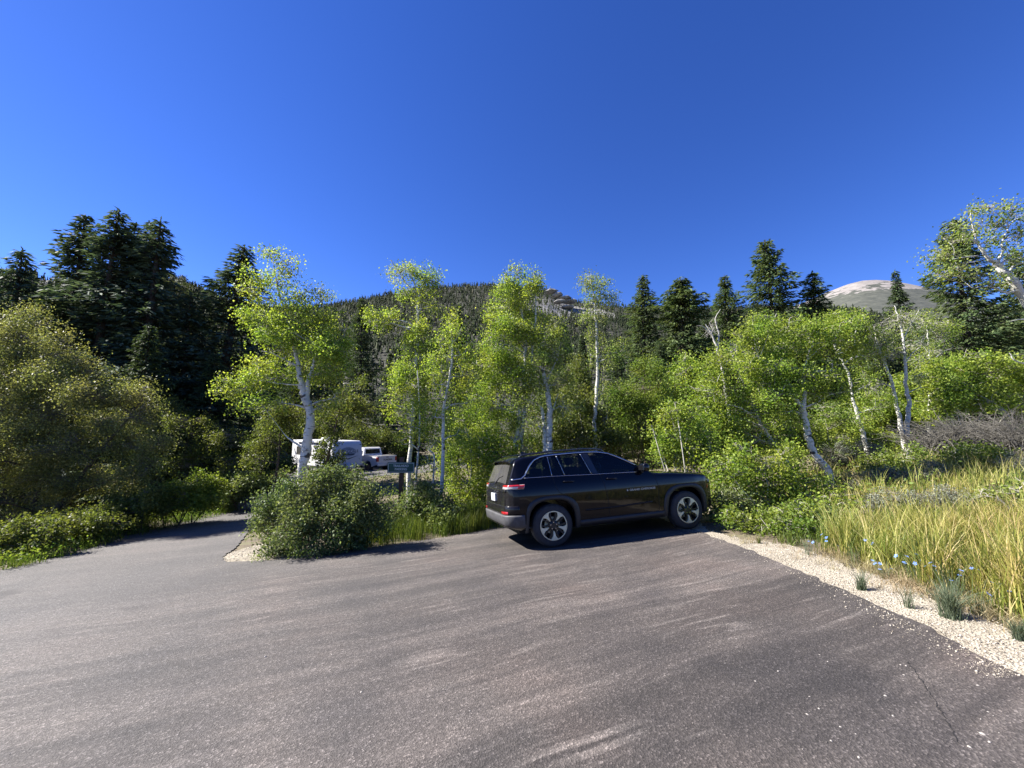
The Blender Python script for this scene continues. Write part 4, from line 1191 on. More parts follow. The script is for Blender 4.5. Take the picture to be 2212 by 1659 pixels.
plant("aspen_tree", "tall lone aspen with airy top right of the car roof's middle", "tree", 14.2,
      [{"p": [(1287, 990), (1284, 935), (1285, 890), (1289, 850), (1291, 800), (1290, 750), (1288, 700), (1284, 660), (1280, 620)], "r": .098, "tip": .2}],
      [(1275, 600, 22, 14, 0, .7), (1266, 622, 26, 18, 0, .7), (1296, 620, 28, 22, 0, .7), (1318, 644, 26, 18, 0, .5), (1330, 652, 14, 16, 0, .6), (1286, 650, 30, 18, 0, .6), (1272, 686, 20, 18, 0, .7), (1296, 690, 20, 16, 0, .6), (1276, 726, 16, 18, 0, .7), (1300, 740, 18, 22, 0, .6), (1316, 776, 28, 32, 0, .7), (1276, 770, 14, 18, 0, .6), (1340, 760, 24, 30, 0, .5), (1300, 850, 22, 26, 0, .4)],
      seed=18, dens=1.5, group=AG, leaf="aspen_leaf_high")
plant("aspen_tree", "bent aspen with forked white trunk leaning out beside the sagebrush", "tree", 11.0,
      [{"p": [(1800, 1045), (1784, 1012), (1762, 985), (1748, 950), (1740, 910), (1734, 880)], "r": .105, "tip": .75},
       {"p": [(1735, 884), (1722, 866), (1712, 850), (1700, 820), (1672, 790), (1640, 775)], "r": .06, "free": 1, "tip": .2},
       {"p": [(1735, 884), (1738, 850), (1736, 810), (1745, 770), (1760, 730)], "r": .065, "free": 1, "tip": .2},
       {"p": [(1738, 880), (1760, 872), (1776, 862)], "r": .03, "free": 1}],
      [(1630, 716, 36, 30), (1668, 702, 40, 30), (1706, 712, 38, 30), (1750, 712, 42, 28), (1640, 752, 46, 30), (1696, 752, 50, 30), (1756, 756, 50, 34), (1800, 735, 38, 34), (1830, 700, 34, 28), (1620, 790, 36, 30), (1680, 800, 50, 34), (1740, 806, 50, 34), (1796, 800, 44, 36), (1842, 750, 30, 40), (1690, 850, 46, 30), (1760, 850, 44, 30, 0, .8), (1650, 840, 40, 34), (1812, 850, 36, 34, 0, .8), (1600, 740, 24, 26), (1700, 890, 46, 26, 0, .7)],
      seed=19, group=AG, leaf="young_aspen_leaf", size=.049)
plant("aspen_tree", "slanting aspen stem nearly hidden by leaves beyond the car's bonnet", "tree", 11.6,
      [{"p": [(1730, 1075), (1705, 1008), (1672, 958), (1642, 915), (1630, 880), (1620, 850), (1600, 815)], "r": .075, "tip": .35},
       {"p": [(1630, 882), (1604, 860), (1575, 850)], "r": .03, "free": 1}],
      [(1590, 790, 44, 34), (1556, 770, 38, 30), (1530, 800, 40, 34), (1585, 840, 50, 34), (1630, 820, 36, 30), (1540, 850, 46, 34), (1610, 890, 50, 34), (1560, 900, 50, 34), (1660, 910, 46, 34), (1520, 880, 36, 34), (1640, 950, 50, 34)],
      seed=20, group=AG, leaf="young_aspen_leaf", size=.048)
plant("aspen_tree", "aspen leaning left behind the bent aspen, lower trunk bare", "tree", 15.0,
      [{"p": [(1870, 960), (1862, 930), (1852, 895), (1842, 860), (1835, 815), (1820, 780), (1806, 760)], "r": .095, "tip": .3}],
      [(1815, 690, 34, 26), (1850, 700, 34, 30), (1800, 720, 30, 26), (1838, 740, 34, 30), (1870, 770, 30, 34, 0, .7), (1880, 830, 34, 36, 0, .7), (1890, 880, 34, 36, 0, .7), (1835, 900, 34, 34, 0, .6), (1870, 720, 22, 26, 0, .6)], seed=21, group=AG, leaf="young_aspen_leaf")
for lab, tr, bl, sd in (
    ("sparse aspen with curved white trunk, left of a bare pair", [{"p": [(1950, 940), (1942, 905), (1934, 860), (1926, 825), (1910, 785), (1896, 745), (1888, 705)], "r": .10, "tip": .2}, {"p": [(1926, 828), (1915, 790), (1912, 765)], "r": .04, "free": 1}, {"p": [(1902, 760), (1880, 735), (1868, 722)], "r": .03, "free": 1}], [(1895, 720, 40, 30, 0, .3), (1875, 745, 36, 30, 0, .25), (1910, 770, 36, 30, 0, .3), (1900, 830, 30, 34, 0, .35)], 22),
    ("sparse aspen with straight white trunk, right of a bare pair", [{"p": [(1958, 950), (1961, 905), (1963, 870), (1956, 825), (1955, 780), (1950, 730), (1942, 690), (1932, 660)], "r": .105, "tip": .18}, {"p": [(1955, 785), (1972, 762), (2000, 742)], "r": .03, "free": 1}, {"p": [(1950, 735), (1965, 705), (1985, 670)], "r": .03, "free": 1}, {"p": [(1958, 850), (1985, 838), (2004, 836)], "r": .022, "free": 1}], [(1945, 690, 40, 34, 0, .22), (1975, 700, 40, 34, 0, .25), (1990, 740, 36, 28, 0, .3), (1935, 760, 34, 30, 0, .2), (1985, 820, 30, 24, 0, .3)], 23)):
    plant("aspen_tree", lab, "tree", 15.2, tr, bl, seed=sd, group=AG, bare_twigs=1.3, leaf="aspen_leaf_high", twig="dead_wood")
plant("aspen_tree", "small pale aspen in front of the dark fir at the right", "tree", 18,
      [{"p": [(2006, 920), (2008, 860), (2008, 800), (2006, 750), (2002, 700)], "r": .08, "tip": .25}, {"p": [(2006, 790), (2030, 765), (2060, 748)], "r": .03, "free": 1}, {"p": [(2004, 760), (1990, 740), (1978, 725)], "r": .02, "free": 1}],
      [(2005, 700, 36, 30, 0, .5), (2040, 720, 34, 30, 0, .5), (2030, 760, 36, 24, 0, .4), (1990, 780, 30, 30, 0, .4)], seed=24, group=AG, bare_twigs=.7, twig="dead_wood")
plant("aspen_tree", "big aspen reaching in from the right edge of the photo", "tree", 10.2,
      [{"p": [(2330, 1010), (2300, 860), (2262, 740), (2225, 660), (2190, 612), (2168, 585), (2152, 566)], "r": .15, "tip": .5},
       {"p": [(2154, 568), (2138, 562), (2122, 540), (2112, 526)], "r": .055, "free": 1, "tip": .5}, {"p": [(2152, 568), (2166, 545), (2166, 520), (2180, 490)], "r": .04, "free": 1, "tip": .3},
       {"p": [(2112, 553), (2080, 556), (2050, 562)], "r": .025, "free": 1}, {"p": [(2200, 625), (2175, 632), (2140, 620), (2100, 622)], "r": .035, "free": 1},
       {"p": [(2240, 700), (2210, 690), (2180, 694)], "r": .03, "free": 1}, {"p": [(2280, 800), (2235, 790), (2195, 780), (2180, 762)], "r": .04, "free": 1}],
      [(2096, 462, 30, 16, 0, .8), (2140, 452, 36, 18, 0, .9), (2186, 455, 34, 22), (2215, 470, 26, 30), (2066, 486, 26, 14, 0, .6), (2110, 492, 40, 20, 0, .8), (2160, 490, 40, 24), (2200, 510, 34, 30, 0, .8), (2046, 520, 30, 16, 0, .7), (2080, 520, 30, 20, 0, .7), (2130, 525, 34, 22, 0, .5), (2006, 562, 22, 16, 0, .7), (2040, 552, 36, 24), (2070, 580, 36, 24, 0, .8), (2030, 596, 30, 18, 0, .7), (2110, 585, 36, 26, 0, .6), (2180, 560, 36, 34, 0, .5), (2140, 615, 40, 24, 0, .5), (2200, 600, 30, 34, 0, .5), (2240, 560, 40, 50, 0, .7)],
      seed=25, group=AG, leaf="aspen_leaf_high", size=.049, bare_twigs=.5, dens=.72)
plant("dead_tree", "bleached dead snag with forked bare branches below the fir tops", "tree", 20,
      [{"p": [(1570, 860), (1560, 800), (1546, 745), (1536, 720), (1524, 700)], "r": .10, "tip": .2}, {"p": [(1550, 755), (1552, 720), (1545, 690), (1556, 668)], "r": .05, "free": 1}, {"p": [(1536, 722), (1518, 705), (1504, 704)], "r": .03, "free": 1}, {"p": [(1565, 790), (1590, 760), (1600, 735)], "r": .045, "free": 1}, {"p": [(1575, 780), (1610, 765), (1630, 750)], "r": .03, "free": 1}],
      [(1540, 715, 26, 26, 0, .5), (1590, 760, 34, 26, 0, .5)], per=0, bark="dead_wood", twig="dead_wood", seed=26, bare_twigs=.5)

# ------------------------------------------------------------------ conifers
def conifer_mesh(seed, H=14.0, Rb=2.6, tops=((0, 0, 1.0),), shape=.85, gap=.27, droop=.25, spray=.25, lo=.05, bushy=1.0):
    """trunk and foliage of a fir: whorls of drooping boughs, each set with needle sprays"""
    rng = np.random.default_rng(seed)
    wood = []; S_p = []; S_d = []; bA = []; bB = []
    for (tx, ty, th) in tops:
        h = H * th; lean = rng.normal(size=2) * .02
        path = np.array([[tx * min(1, f * 2.2) + lean[0] * h * f, ty * min(1, f * 2.2) + lean[1] * h * f, h * f] for f in np.linspace(-.01, 1, 12)])
        wood.append(tube(path, np.linspace(.017 * h + .03, .012, 12), 7))
        z = h * lo
        while z < h - .12:
            f = z / h
            nb = rng.integers(5, 8) if f < .9 else 4
            cx = np.interp(z, path[:, 2], path[:, 0]); cy = np.interp(z, path[:, 2], path[:, 1])
            a0 = rng.uniform(0, 6.28)
            lump = .82 + .22 * math.sin(z * 1.9 + seed) + rng.normal() * .10
            for kk in range(nb):
                a = a0 + kk * 2 * math.pi / nb + rng.normal() * .22
                Lb = (Rb * th ** .5 * (1 - f) ** shape * lump * rng.uniform(.68, 1.12) + .14) * (1 if f > .12 else .5 + f * 4)
                n = max(2, int(Lb / .10)); s = (np.arange(n) + .6) / n
                up0 = .30 - .50 * (1 - f)
                x = cx + math.cos(a) * Lb * s; y = cy + math.sin(a) * Lb * s
                zz = z + Lb * (up0 * s - droop * s ** 2 + .22 * s ** 3)
                bA.append([[cx, cy, z]]); bB.append([[x[-1], y[-1], zz[-1]]])
                m = int(4 * bushy + .5)
                keep = np.repeat((s > .2) | (f > .85), m); k_ = int(keep.sum())
                if not k_: continue
                sx, sy, sz = (np.repeat(q, m)[keep] for q in (x, y, zz)); ss = np.repeat(s, m)[keep]
                fan = .42 * Lb * np.sin(np.clip(ss, 0, 1) * math.pi) * .5          # side shoots make every bough a flat fan
                off = rng.uniform(-1, 1, k_) * (fan + .06)
                S_p.append(np.stack([sx - math.sin(a) * off, sy + math.cos(a) * off, sz + rng.normal(size=k_) * .045 - .12 * np.abs(off)], -1))
                da = a + np.sign(off) * rng.uniform(0, .9, k_)
                S_d.append(np.stack([np.cos(da), np.sin(da), -.28 + rng.normal(size=k_) * .30], -1))
            z += gap * rng.uniform(.6, 1.25) * (1.0 if f < .8 else .7)
        S_p.append(np.array([(path[-1][0], path[-1][1], h - .05 - .09 * q) for q in range(6)])); S_d.append(np.stack([rng.normal(size=6) * .35, rng.normal(size=6) * .35, np.ones(6)], -1))
    p = np.concatenate(S_p); d = unit(np.concatenate(S_d)); n = len(p)
    Ls = spray * rng.uniform(.6, 1.25, (n, 1)); side = unit(np.cross(d, np.array([0, 0, 1.0]) + rng.normal(size=(n, 3)) * .55))
    Vv = np.empty((n, 4, 3)); wv = Ls * rng.uniform(.13, .22, (n, 1))
    Vv[:, 0] = p - d * Ls * .3; Vv[:, 1] = p + side * wv + d * Ls * .15; Vv[:, 2] = p + d * Ls * .75; Vv[:, 3] = p - side * wv + d * Ls * .15
    Vv[:, 2, 2] -= Ls[:, 0] * .12
    V, F = Vv.reshape(-1, 3), np.arange(4 * n).reshape(n, 4)
    A = np.concatenate(bA); B = np.concatenate(bB)
    wood.append(sticks(A, A + (B - A) * .8, .028, .008))
    tv, tf = join(wood)
    return raw_mesh("trunk", tv, tf), raw_mesh("crown", V, F)
CON = {}
for key, kw in {"slim": dict(seed=31, H=14, Rb=2.5, shape=.9, bushy=1.3), "broad": dict(seed=32, H=14, Rb=4.3, shape=.74, bushy=1.3, droop=.2), "round": dict(seed=33, H=12, Rb=3.0, shape=.5, bushy=1.7, gap=.25, droop=.3),
                "ragged": dict(seed=34, H=14, Rb=3.8, shape=.8, gap=.29, bushy=1.2), "clump": dict(seed=35, H=14, Rb=3.5, tops=((-1.2, .3, .99), (-.1, .9, .97), (.55, -.4, .985), (1.1, .5, .975), (2.2, -.2, .955), (-2.4, -.3, .82), (-3.7, .3, .66), (3.0, .6, .70)), shape=.90, bushy=1.0, gap=.29),
                "pine": dict(seed=36, H=12, Rb=2.6, shape=.55, gap=.40, droop=-.1, spray=.24), "fine": dict(seed=37, H=14, Rb=3.2, shape=.85, gap=.26, spray=.21, bushy=1.4)}.items():
    CON[key] = conifer_mesh(**kw)
def conifer(kind, label, u, v, D, width=1.0, mat="fir_needle", rot=0.0, name="fir_tree", group="conifers behind the aspens", Hm={"slim": 14, "broad": 14, "round": 12, "ragged": 14, "clump": 14, "pine": 12, "fine": 14}, ub=None):
    top = P(u, v, D); bx = P(ub, v, D)[0] if ub else top[0]; by = top[1]; bz = T(bx, by)
    if math.hypot(bx, by) > 62: bz = max(bz, -2)
    H = top[2] - bz; s = H / Hm[kind]
    root = thing(name, label, "tree", (bx, by, bz - .05), (0, math.atan2(top[0] - bx, H), 0), group)
    root.scale = (s * width, s * width, s)
    tm, cm = CON[kind]
    for nm, me, mt in (("trunk", tm, "bark_dark"), ("crown", cm, mat)):
        if not me.materials: me.materials.append(MATS[mt])
        o = obj(nm, me, None, root)
        o.material_slots[0].link = 'OBJECT'; o.material_slots[0].material = MATS[mt]
        o.rotation_euler = (0, 0, rot)
        if nm == "crown": o["kind"] = "stuff"
    return root
C = conifer
C("slim", "dark fir cut off by the left edge of the photo", -12, 540, 22, 1.1, rot=1.0)
C("clump", "huge dark fir clump with several pointed tops at the left", 240, 440, 20, 1.28, rot=0.0, mat="fir_needle_blue")
C("broad", "low spreading fir bough mass in front of the big clump's left", 120, 640, 18.5, 1.35, mat="fir_needle_warm", rot=2.0)
C("ragged", "dark fir beside the clump's right foot behind the olive thicket", 330, 700, 17.5, 1.1, mat="fir_needle", rot=.4)
C("pine", "greyish round-topped pine between the clump and the lone spire fir", 395, 608, 30, 1.5, mat="pine_needle", name="pine_tree")
C("pine", "dull grey-green pine low before the spire fir's left side", 440, 690, 26, 1.0, mat="pine_needle", rot=2.2, name="pine_tree")
C("fine", "dark spire-shaped fir left of the crooked aspen", 508, 524, 22, 1.75, mat="fir_needle_blue", rot=.7, ub=490)
C("ragged", "dark fir filling the shade below the spire fir", 460, 760, 19, 1.25, mat="fir_needle", rot=3.2)
C("broad", "dark fir behind the crooked aspen's leaves", 575, 690, 42, 1.1, mat="fir_needle", rot=1.1)
C("fine", "dark fir seen between the crooked aspen and the sign's aspen", 790, 642, 47, 1.0, mat="fir_needle", rot=4.0)
C("ragged", "brown-green fir behind the white trailer", 715, 700, 42, 1.1, mat="fir_needle_warm", rot=.2)
C("slim", "small fir above the pickup's cab", 842, 760, 44, 1.3, mat="fir_needle", rot=5.0)
C("slim", "small dark fir low on the hill between the sign aspens and paired aspen", 990, 655, 34, 1.05, mat="fir_needle", rot=2.5)
C("ragged", "dark fir low behind the paired aspen's left side", 1030, 740, 30, 1.2, mat="fir_needle", rot=1.6)
C("broad", "olive-tinged fir behind the stout leaning aspen", 1215, 690, 22, .85, mat="fir_needle_warm", rot=.9)
C("slim", "short dark fir left of the lone airy aspen", 1255, 720, 28, 1.1, mat="fir_needle", rot=3.9)
C("fine", "pointed fir just right of the lone airy aspen", 1378, 592, 27, 1.3, mat="fir_needle_warm", rot=.3)
C("round", "blunt-topped dense fir in the middle of the right skyline", 1463, 597, 25, 1.2, mat="fir_needle_warm", rot=.8)
C("fine", "pointed fir between the blunt fir and the tallest right fir", 1569, 588, 29, 1.35, mat="fir_needle_warm", rot=2.0)
C("broad", "low fir in the gap behind the dead snag", 1520, 690, 31, 1.1, mat="fir_needle", rot=4.4)
C("broad", "tallest fir of the right skyline with ragged crown", 1664, 512, 24, 1.12, mat="fir_needle_warm", rot=1.4)
C("ragged", "fir with crooked top on the tallest fir's right shoulder", 1745, 590, 24, 1.2, mat="fir_needle_warm", rot=.1)
C("broad", "short wide fir low under the bald mountain", 1830, 662, 28, 1.1, mat="fir_needle_warm", rot=2.9)
C("slim", "thin pointed fir standing against the bald mountain", 1936, 582, 27, .95, mat="fir_needle", rot=.5)
C("broad", "massive dark fir behind the big right aspen", 2050, 478, 20, 1.1, mat="fir_needle_warm", rot=3.6)
C("ragged", "dark fir behind the right edge aspen's trunk", 2185, 540, 21, 1.05, mat="fir_needle_warm", rot=1.9)
C("broad", "dark fir boughs at the extreme right edge, mostly cut off", 2290, 500, 22, 1.0, mat="fir_needle", rot=5.2)
C("ragged", "dark fir low behind the bare aspen pair", 1900, 735, 24, 1.1, mat="fir_needle", rot=.6)
C("ragged", "dark fir low behind the lone airy aspen's trunk", 1330, 745, 23, 1.0, mat="fir_needle", rot=2.7)
C("broad", "low dark fir closing the gap above the blunt fir's foot", 1420, 740, 21, .9, mat="fir_needle", rot=4.9)
C("broad", "low dark fir under the tallest right fir", 1620, 720, 21, 1.0, mat="fir_needle", rot=.2)
C("ragged", "shaded fir right behind the spire fir's foot", 600, 770, 44, 1.2, mat="fir_needle", rot=2.3)
C("ragged", "dark fir behind the trailer's far end", 640, 770, 40, 1.2, mat="fir_needle", rot=3.3)
C("slim", "dark fir right of the pickup's tailgate", 900, 800, 40, 1.4, mat="fir_needle", rot=3.3)

# ------------------------------------------------------------------ shrubs
plant("olive_shrub", "tall olive-yellow shrub with leaning brown stems filling the left edge", "shrub", 12.8,
      [{"p": [(60, 1190), (110, 1120), (160, 1050), (230, 960), (280, 900), (310, 860)], "r": .09, "tip": .2}, {"p": [(20, 1190), (70, 1100), (95, 1000), (110, 900), (100, 800)], "r": .08, "tip": .2}, {"p": [(40, 1195), (80, 1130), (150, 1075), (230, 1040), (290, 1010)], "r": .05, "tip": .2}, {"p": [(0, 1180), (10, 1050), (0, 900), (30, 780)], "r": .07, "tip": .2}, {"p": [(50, 1195), (120, 1150), (190, 1110)], "r": .03}],
      [(20, 720, 50, 40, 0, .8), (80, 700, 40, 36, 0, .7), (60, 760, 60, 40), (130, 760, 50, 40, 0, .8), (0, 800, 60, 50), (110, 820, 70, 44), (180, 800, 50, 36, 0, .8), (200, 850, 60, 40), (40, 870, 70, 50), (130, 890, 70, 44), (260, 860, 50, 30, 0, .8), (300, 850, 40, 24, 0, .7), (210, 920, 70, 40), (300, 900, 46, 30), (60, 950, 80, 46), (150, 970, 70, 40), (270, 960, 60, 34), (340, 960, 36, 22), (0, 1000, 60, 50), (100, 1030, 70, 40), (200, 1030, 70, 34), (290, 1030, 50, 30, 0, .8), (40, 1080, 60, 40, 0, .7), (-50, 850, 60, 70), (-60, 980, 60, 70), (320, 1010, 40, 26, 0, .8), (140, 1090, 60, 26, 0, .5), (250, 1085, 50, 22, 0, .5), (40, 1130, 60, 30, -.4, .45), (150, 1125, 60, 26, -.2, .4), (230, 1110, 50, 24, 0, .4), (310, 1080, 40, 24, .6, .5), (-40, 1120, 60, 50, 0, .6), (-130, 980, 90, 90, -2, .8), (-190, 1100, 90, 60, -3.0, .8), (-90, 1130, 60, 40, -2.4, .8)],
      leaf="olive_leaf", size=.055, dens=2.0, per=15, sig=.17, bark="bark_brown", twig="twig_grey", seed=41, aspect=.5, group="roadside shrubs", limb_r=.026, trunk_name="stems")
plant("willow_shrub", "olive willow thicket at the dark firs' foot behind the bright shrub", "shrub", 16.5,
      [], [(350, 900, 50, 40), (410, 930, 44, 40, 0, .8), (330, 980, 50, 40), (420, 1000, 50, 40), (480, 960, 40, 46, 0, .7), (500, 1020, 40, 36, 0, .7), (300, 1040, 50, 30), (390, 1060, 50, 30)],
      leaf="willow_leaf", size=.07, dens=1.6, bark="bark_brown", twig="twig_grey", seed=42, aspect=.5, group="roadside shrubs", per=10, trunk_name="stems")
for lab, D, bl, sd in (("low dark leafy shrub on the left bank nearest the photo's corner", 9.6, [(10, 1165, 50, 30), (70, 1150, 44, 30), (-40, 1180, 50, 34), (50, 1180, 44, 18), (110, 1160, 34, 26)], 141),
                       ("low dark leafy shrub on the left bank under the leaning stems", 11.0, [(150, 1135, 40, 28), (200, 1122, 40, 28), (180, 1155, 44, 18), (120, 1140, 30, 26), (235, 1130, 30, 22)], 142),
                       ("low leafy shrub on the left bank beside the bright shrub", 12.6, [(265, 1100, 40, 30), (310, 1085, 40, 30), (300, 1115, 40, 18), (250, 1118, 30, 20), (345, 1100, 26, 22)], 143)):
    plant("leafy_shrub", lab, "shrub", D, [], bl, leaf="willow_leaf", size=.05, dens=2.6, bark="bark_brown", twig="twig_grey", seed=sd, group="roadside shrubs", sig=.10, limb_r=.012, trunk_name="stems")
plant("leafy_shrub", "bright green rounded shrub at the left road edge", "shrub", 13.4,
      [], [(375, 1060, 34, 24), (410, 1050, 36, 24), (445, 1058, 34, 26), (400, 1085, 44, 22), (360, 1090, 30, 20), (450, 1085, 34, 22)],
      leaf="bright_leaf", size=.06, bark="bark_brown", twig="twig_grey", seed=43, dens=2.2, group="roadside shrubs", sig=.1, trunk_name="stems")
plant("leafy_shrub", "shaded green shrub between the bright shrub and the boulders", "shrub", 15.8,
      [], [(480, 1060, 34, 24), (520, 1050, 34, 26), (550, 1050, 34, 26), (500, 1078, 36, 18), (590, 1045, 30, 22)],
      leaf="rose_leaf", size=.07, bark="bark_brown", twig="twig_grey", seed=44, group="roadside shrubs", trunk_name="stems")
plant("wild_rose_bush", "large grey-green bush with pale twigs on the gravel island's tip", "shrub", 8.3,
      [], [(600, 1190, 44, 20, -.3), (570, 1150, 26, 26), (600, 1120, 40, 34), (585, 1085, 26, 24, 0, .7), (640, 1100, 40, 40), (640, 1160, 50, 34, -.3), (640, 1050, 30, 26, 0, .8), (690, 1060, 40, 36), (690, 1120, 46, 40, -.2), (680, 1180, 40, 22, -.4), (740, 1060, 36, 34), (735, 1110, 44, 40, -.1), (735, 1165, 40, 30, -.3), (700, 1030, 24, 20, 0, .7), (780, 1070, 36, 30), (790, 1110, 40, 34), (780, 1155, 40, 28), (815, 1085, 24, 26, 0, .8), (812, 1122, 30, 28), (760, 1030, 20, 16, 0, .6), (620, 1075, 26, 24, 0, .6), (612, 1052, 9, 18), (660, 1026, 10, 16), (722, 1018, 10, 15), (782, 1040, 9, 14), (556, 1108, 11, 11), (676, 1040, 12, 14), (846, 1095, 14, 16, .2, .6)],
      leaf="rose_leaf", size=.044, dens=4.6, per=15, sig=.085, bark="twig_grey", twig="twig_grey", seed=45, base=(-4.1, 8.35), limb_r=.012, twig_r=.003, group="island shrubs", trunk_name="stems", aspect=.6)
plant("low_shrub", "small dark green bush at the grass verge just left of the car", "shrub", 9.6,
      [], [(962, 1110, 26, 22), (975, 1128, 22, 16), (948, 1130, 22, 16)],
      leaf="rose_leaf", size=.05, dens=4, bark="twig_grey", twig="twig_grey", seed=46, group="island shrubs", limb_r=.01, trunk_name="stems")
plant("low_shrub", "small grey-green bush right of the sign post", "shrub", 10.2,
      [], [(905, 1068, 32, 32), (935, 1082, 28, 26), (888, 1092, 24, 22), (920, 1105, 26, 18), (845, 1110, 18, 20, -.6), (965, 1090, 22, 22)],
      leaf="rose_leaf", size=.05, dens=3, bark="twig_grey", twig="twig_grey", seed=47, group="island shrubs", limb_r=.01, trunk_name="stems")
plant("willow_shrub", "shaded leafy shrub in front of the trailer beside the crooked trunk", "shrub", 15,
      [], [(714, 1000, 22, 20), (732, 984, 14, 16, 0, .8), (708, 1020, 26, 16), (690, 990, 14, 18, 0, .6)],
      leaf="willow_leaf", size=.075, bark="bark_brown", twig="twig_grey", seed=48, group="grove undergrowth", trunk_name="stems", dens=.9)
for lab, D, tr, bl, lf, sd in (
    ("slender leaning tree left of the trailer, thin dark trunk", 15.5, [{"p": [(590, 1060), (600, 1000), (606, 930), (612, 880)], "r": .06, "tip": .4}], [(600, 900, 40, 34), (640, 900, 36, 34, 0, .6), (580, 950, 40, 34, 0, .7), (620, 930, 30, 24, 0, .6), (560, 990, 34, 34, 0, .6)], "willow_leaf", 49),
    ("slanting grey stem crossing in front of the trailer", 14.5, [{"p": [(690, 1050), (705, 1000), (720, 940), (735, 880), (745, 830)], "r": .06, "tip": .4}], [(704, 962, 24, 18, 0, .8), (690, 985, 18, 16, 0, .8), (718, 948, 18, 14, 0, .8), (740, 890, 44, 34, 0, .7), (700, 910, 40, 24, 0, .5), (760, 850, 40, 34, 0, .7), (780, 890, 36, 30, 0, .6)], "willow_leaf", 50)):
    plant("understory_tree", lab, "tree", D, tr, bl, leaf=lf, size=.07, bark="bark_brown", twig="twig_grey", seed=sd, group="grove undergrowth", aspect=.6)
GU = "grove undergrowth"
def thicket(lab, D, bl, leaf, sd, size=.052, dens=1.6, name="young_aspen_thicket", twig="twig_pale", per=12, bark="twig_pale", aspect=.85, limb_r=.02, sig=.13):
    plant(name, lab, "shrub", D, [], bl, leaf=leaf, size=size, dens=dens, bark=bark, twig=twig, seed=sd, group=GU, per=per, aspect=aspect, limb_r=limb_r, trunk_name="stems", sig=sig)
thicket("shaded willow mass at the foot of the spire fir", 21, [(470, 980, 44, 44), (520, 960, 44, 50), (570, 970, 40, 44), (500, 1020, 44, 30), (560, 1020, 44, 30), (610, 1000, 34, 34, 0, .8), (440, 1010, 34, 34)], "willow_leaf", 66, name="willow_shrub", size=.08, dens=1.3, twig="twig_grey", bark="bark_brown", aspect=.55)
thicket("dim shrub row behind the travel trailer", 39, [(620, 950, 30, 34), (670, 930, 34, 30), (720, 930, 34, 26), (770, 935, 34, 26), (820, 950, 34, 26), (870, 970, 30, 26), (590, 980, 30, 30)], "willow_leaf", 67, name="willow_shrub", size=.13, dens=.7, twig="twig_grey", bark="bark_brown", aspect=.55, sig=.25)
thicket("young aspen thicket behind the slim aspen left of the car", 12.8, [(1000, 960, 40, 40), (1040, 980, 40, 40), (985, 1020, 36, 36), (1030, 1040, 40, 40), (1080, 1000, 40, 40), (1000, 900, 36, 36), (960, 980, 30, 36, 0, .7), (1060, 940, 36, 34), (990, 1070, 36, 24)], "young_aspen_leaf", 51)
thicket("yellowish young growth directly behind the car's rear window", 12.2, [(1060, 1040, 30, 34), (1090, 1040, 36, 40), (1045, 1090, 26, 30), (1020, 1080, 30, 30), (1130, 980, 34, 34, .5), (1080, 970, 30, 26, .4)], "young_aspen_leaf", 52)
thicket("green undergrowth behind the car's roof rails", 14.5, [(1150, 960, 40, 34), (1210, 940, 44, 40), (1250, 920, 40, 40), (1240, 960, 46, 34), (1180, 900, 36, 34, 0, .7), (1300, 930, 40, 40), (1330, 960, 40, 34), (1250, 870, 40, 36, 0, .7)], "willow_leaf", 53, size=.07)
thicket("broad green willow behind the lone airy aspen's trunk", 16, [(1340, 850, 44, 40), (1390, 830, 44, 40), (1430, 850, 40, 40), (1370, 890, 50, 40), (1420, 910, 50, 40), (1310, 900, 34, 36), (1350, 940, 50, 36), (1410, 960, 50, 36), (1400, 795, 30, 24), (1450, 900, 34, 40)], "bright_leaf", 54, name="willow_shrub", size=.075, twig="twig_grey", bark="bark_brown", aspect=.5)
thicket("dull green willow between the paired and the lone aspens", 17, [(1210, 830, 40, 40), (1250, 810, 36, 40), (1230, 870, 44, 36), (1270, 860, 30, 36, 0, .8), (1190, 870, 30, 34, 0, .8)], "willow_leaf", 55, name="willow_shrub", size=.08, twig="twig_grey", bark="bark_brown", aspect=.5)
thicket("bright lime young aspen clump above the car's bonnet", 10.6, [(1450, 900, 36, 26), (1490, 920, 36, 30), (1440, 940, 34, 30), (1480, 960, 44, 30), (1430, 975, 30, 24), (1520, 940, 40, 34), (1530, 985, 44, 30), (1460, 880, 24, 18, 0, .8), (1410, 925, 14, 12, 0, .6), (1500, 1000, 40, 20)], "young_aspen_leaf", 56, dens=2.0)
thicket("green aspen regrowth between the bonnet and the slanting stem", 12.4, [(1540, 940, 44, 40), (1580, 960, 44, 40), (1500, 860, 36, 34), (1470, 830, 34, 34), (1520, 820, 34, 34), (1560, 1000, 44, 30), (1600, 1010, 44, 34), (1480, 790, 26, 26), (1450, 860, 28, 28)], "young_aspen_leaf", 57)
thicket("leafy aspen saplings spilling down in front of the slanting stem", 9.7, [(1570, 1010, 40, 30), (1610, 980, 36, 30), (1650, 1010, 46, 34), (1600, 1050, 44, 30), (1650, 1060, 44, 30), (1700, 1040, 40, 30), (1690, 990, 36, 30, 0, .8), (1740, 1040, 34, 26), (1700, 1085, 40, 24), (1640, 1100, 40, 24), (1560, 1060, 30, 26), (1750, 1085, 34, 26, -.3), (1790, 1060, 26, 20, 0, .8)], "young_aspen_leaf", 58, dens=2.0)
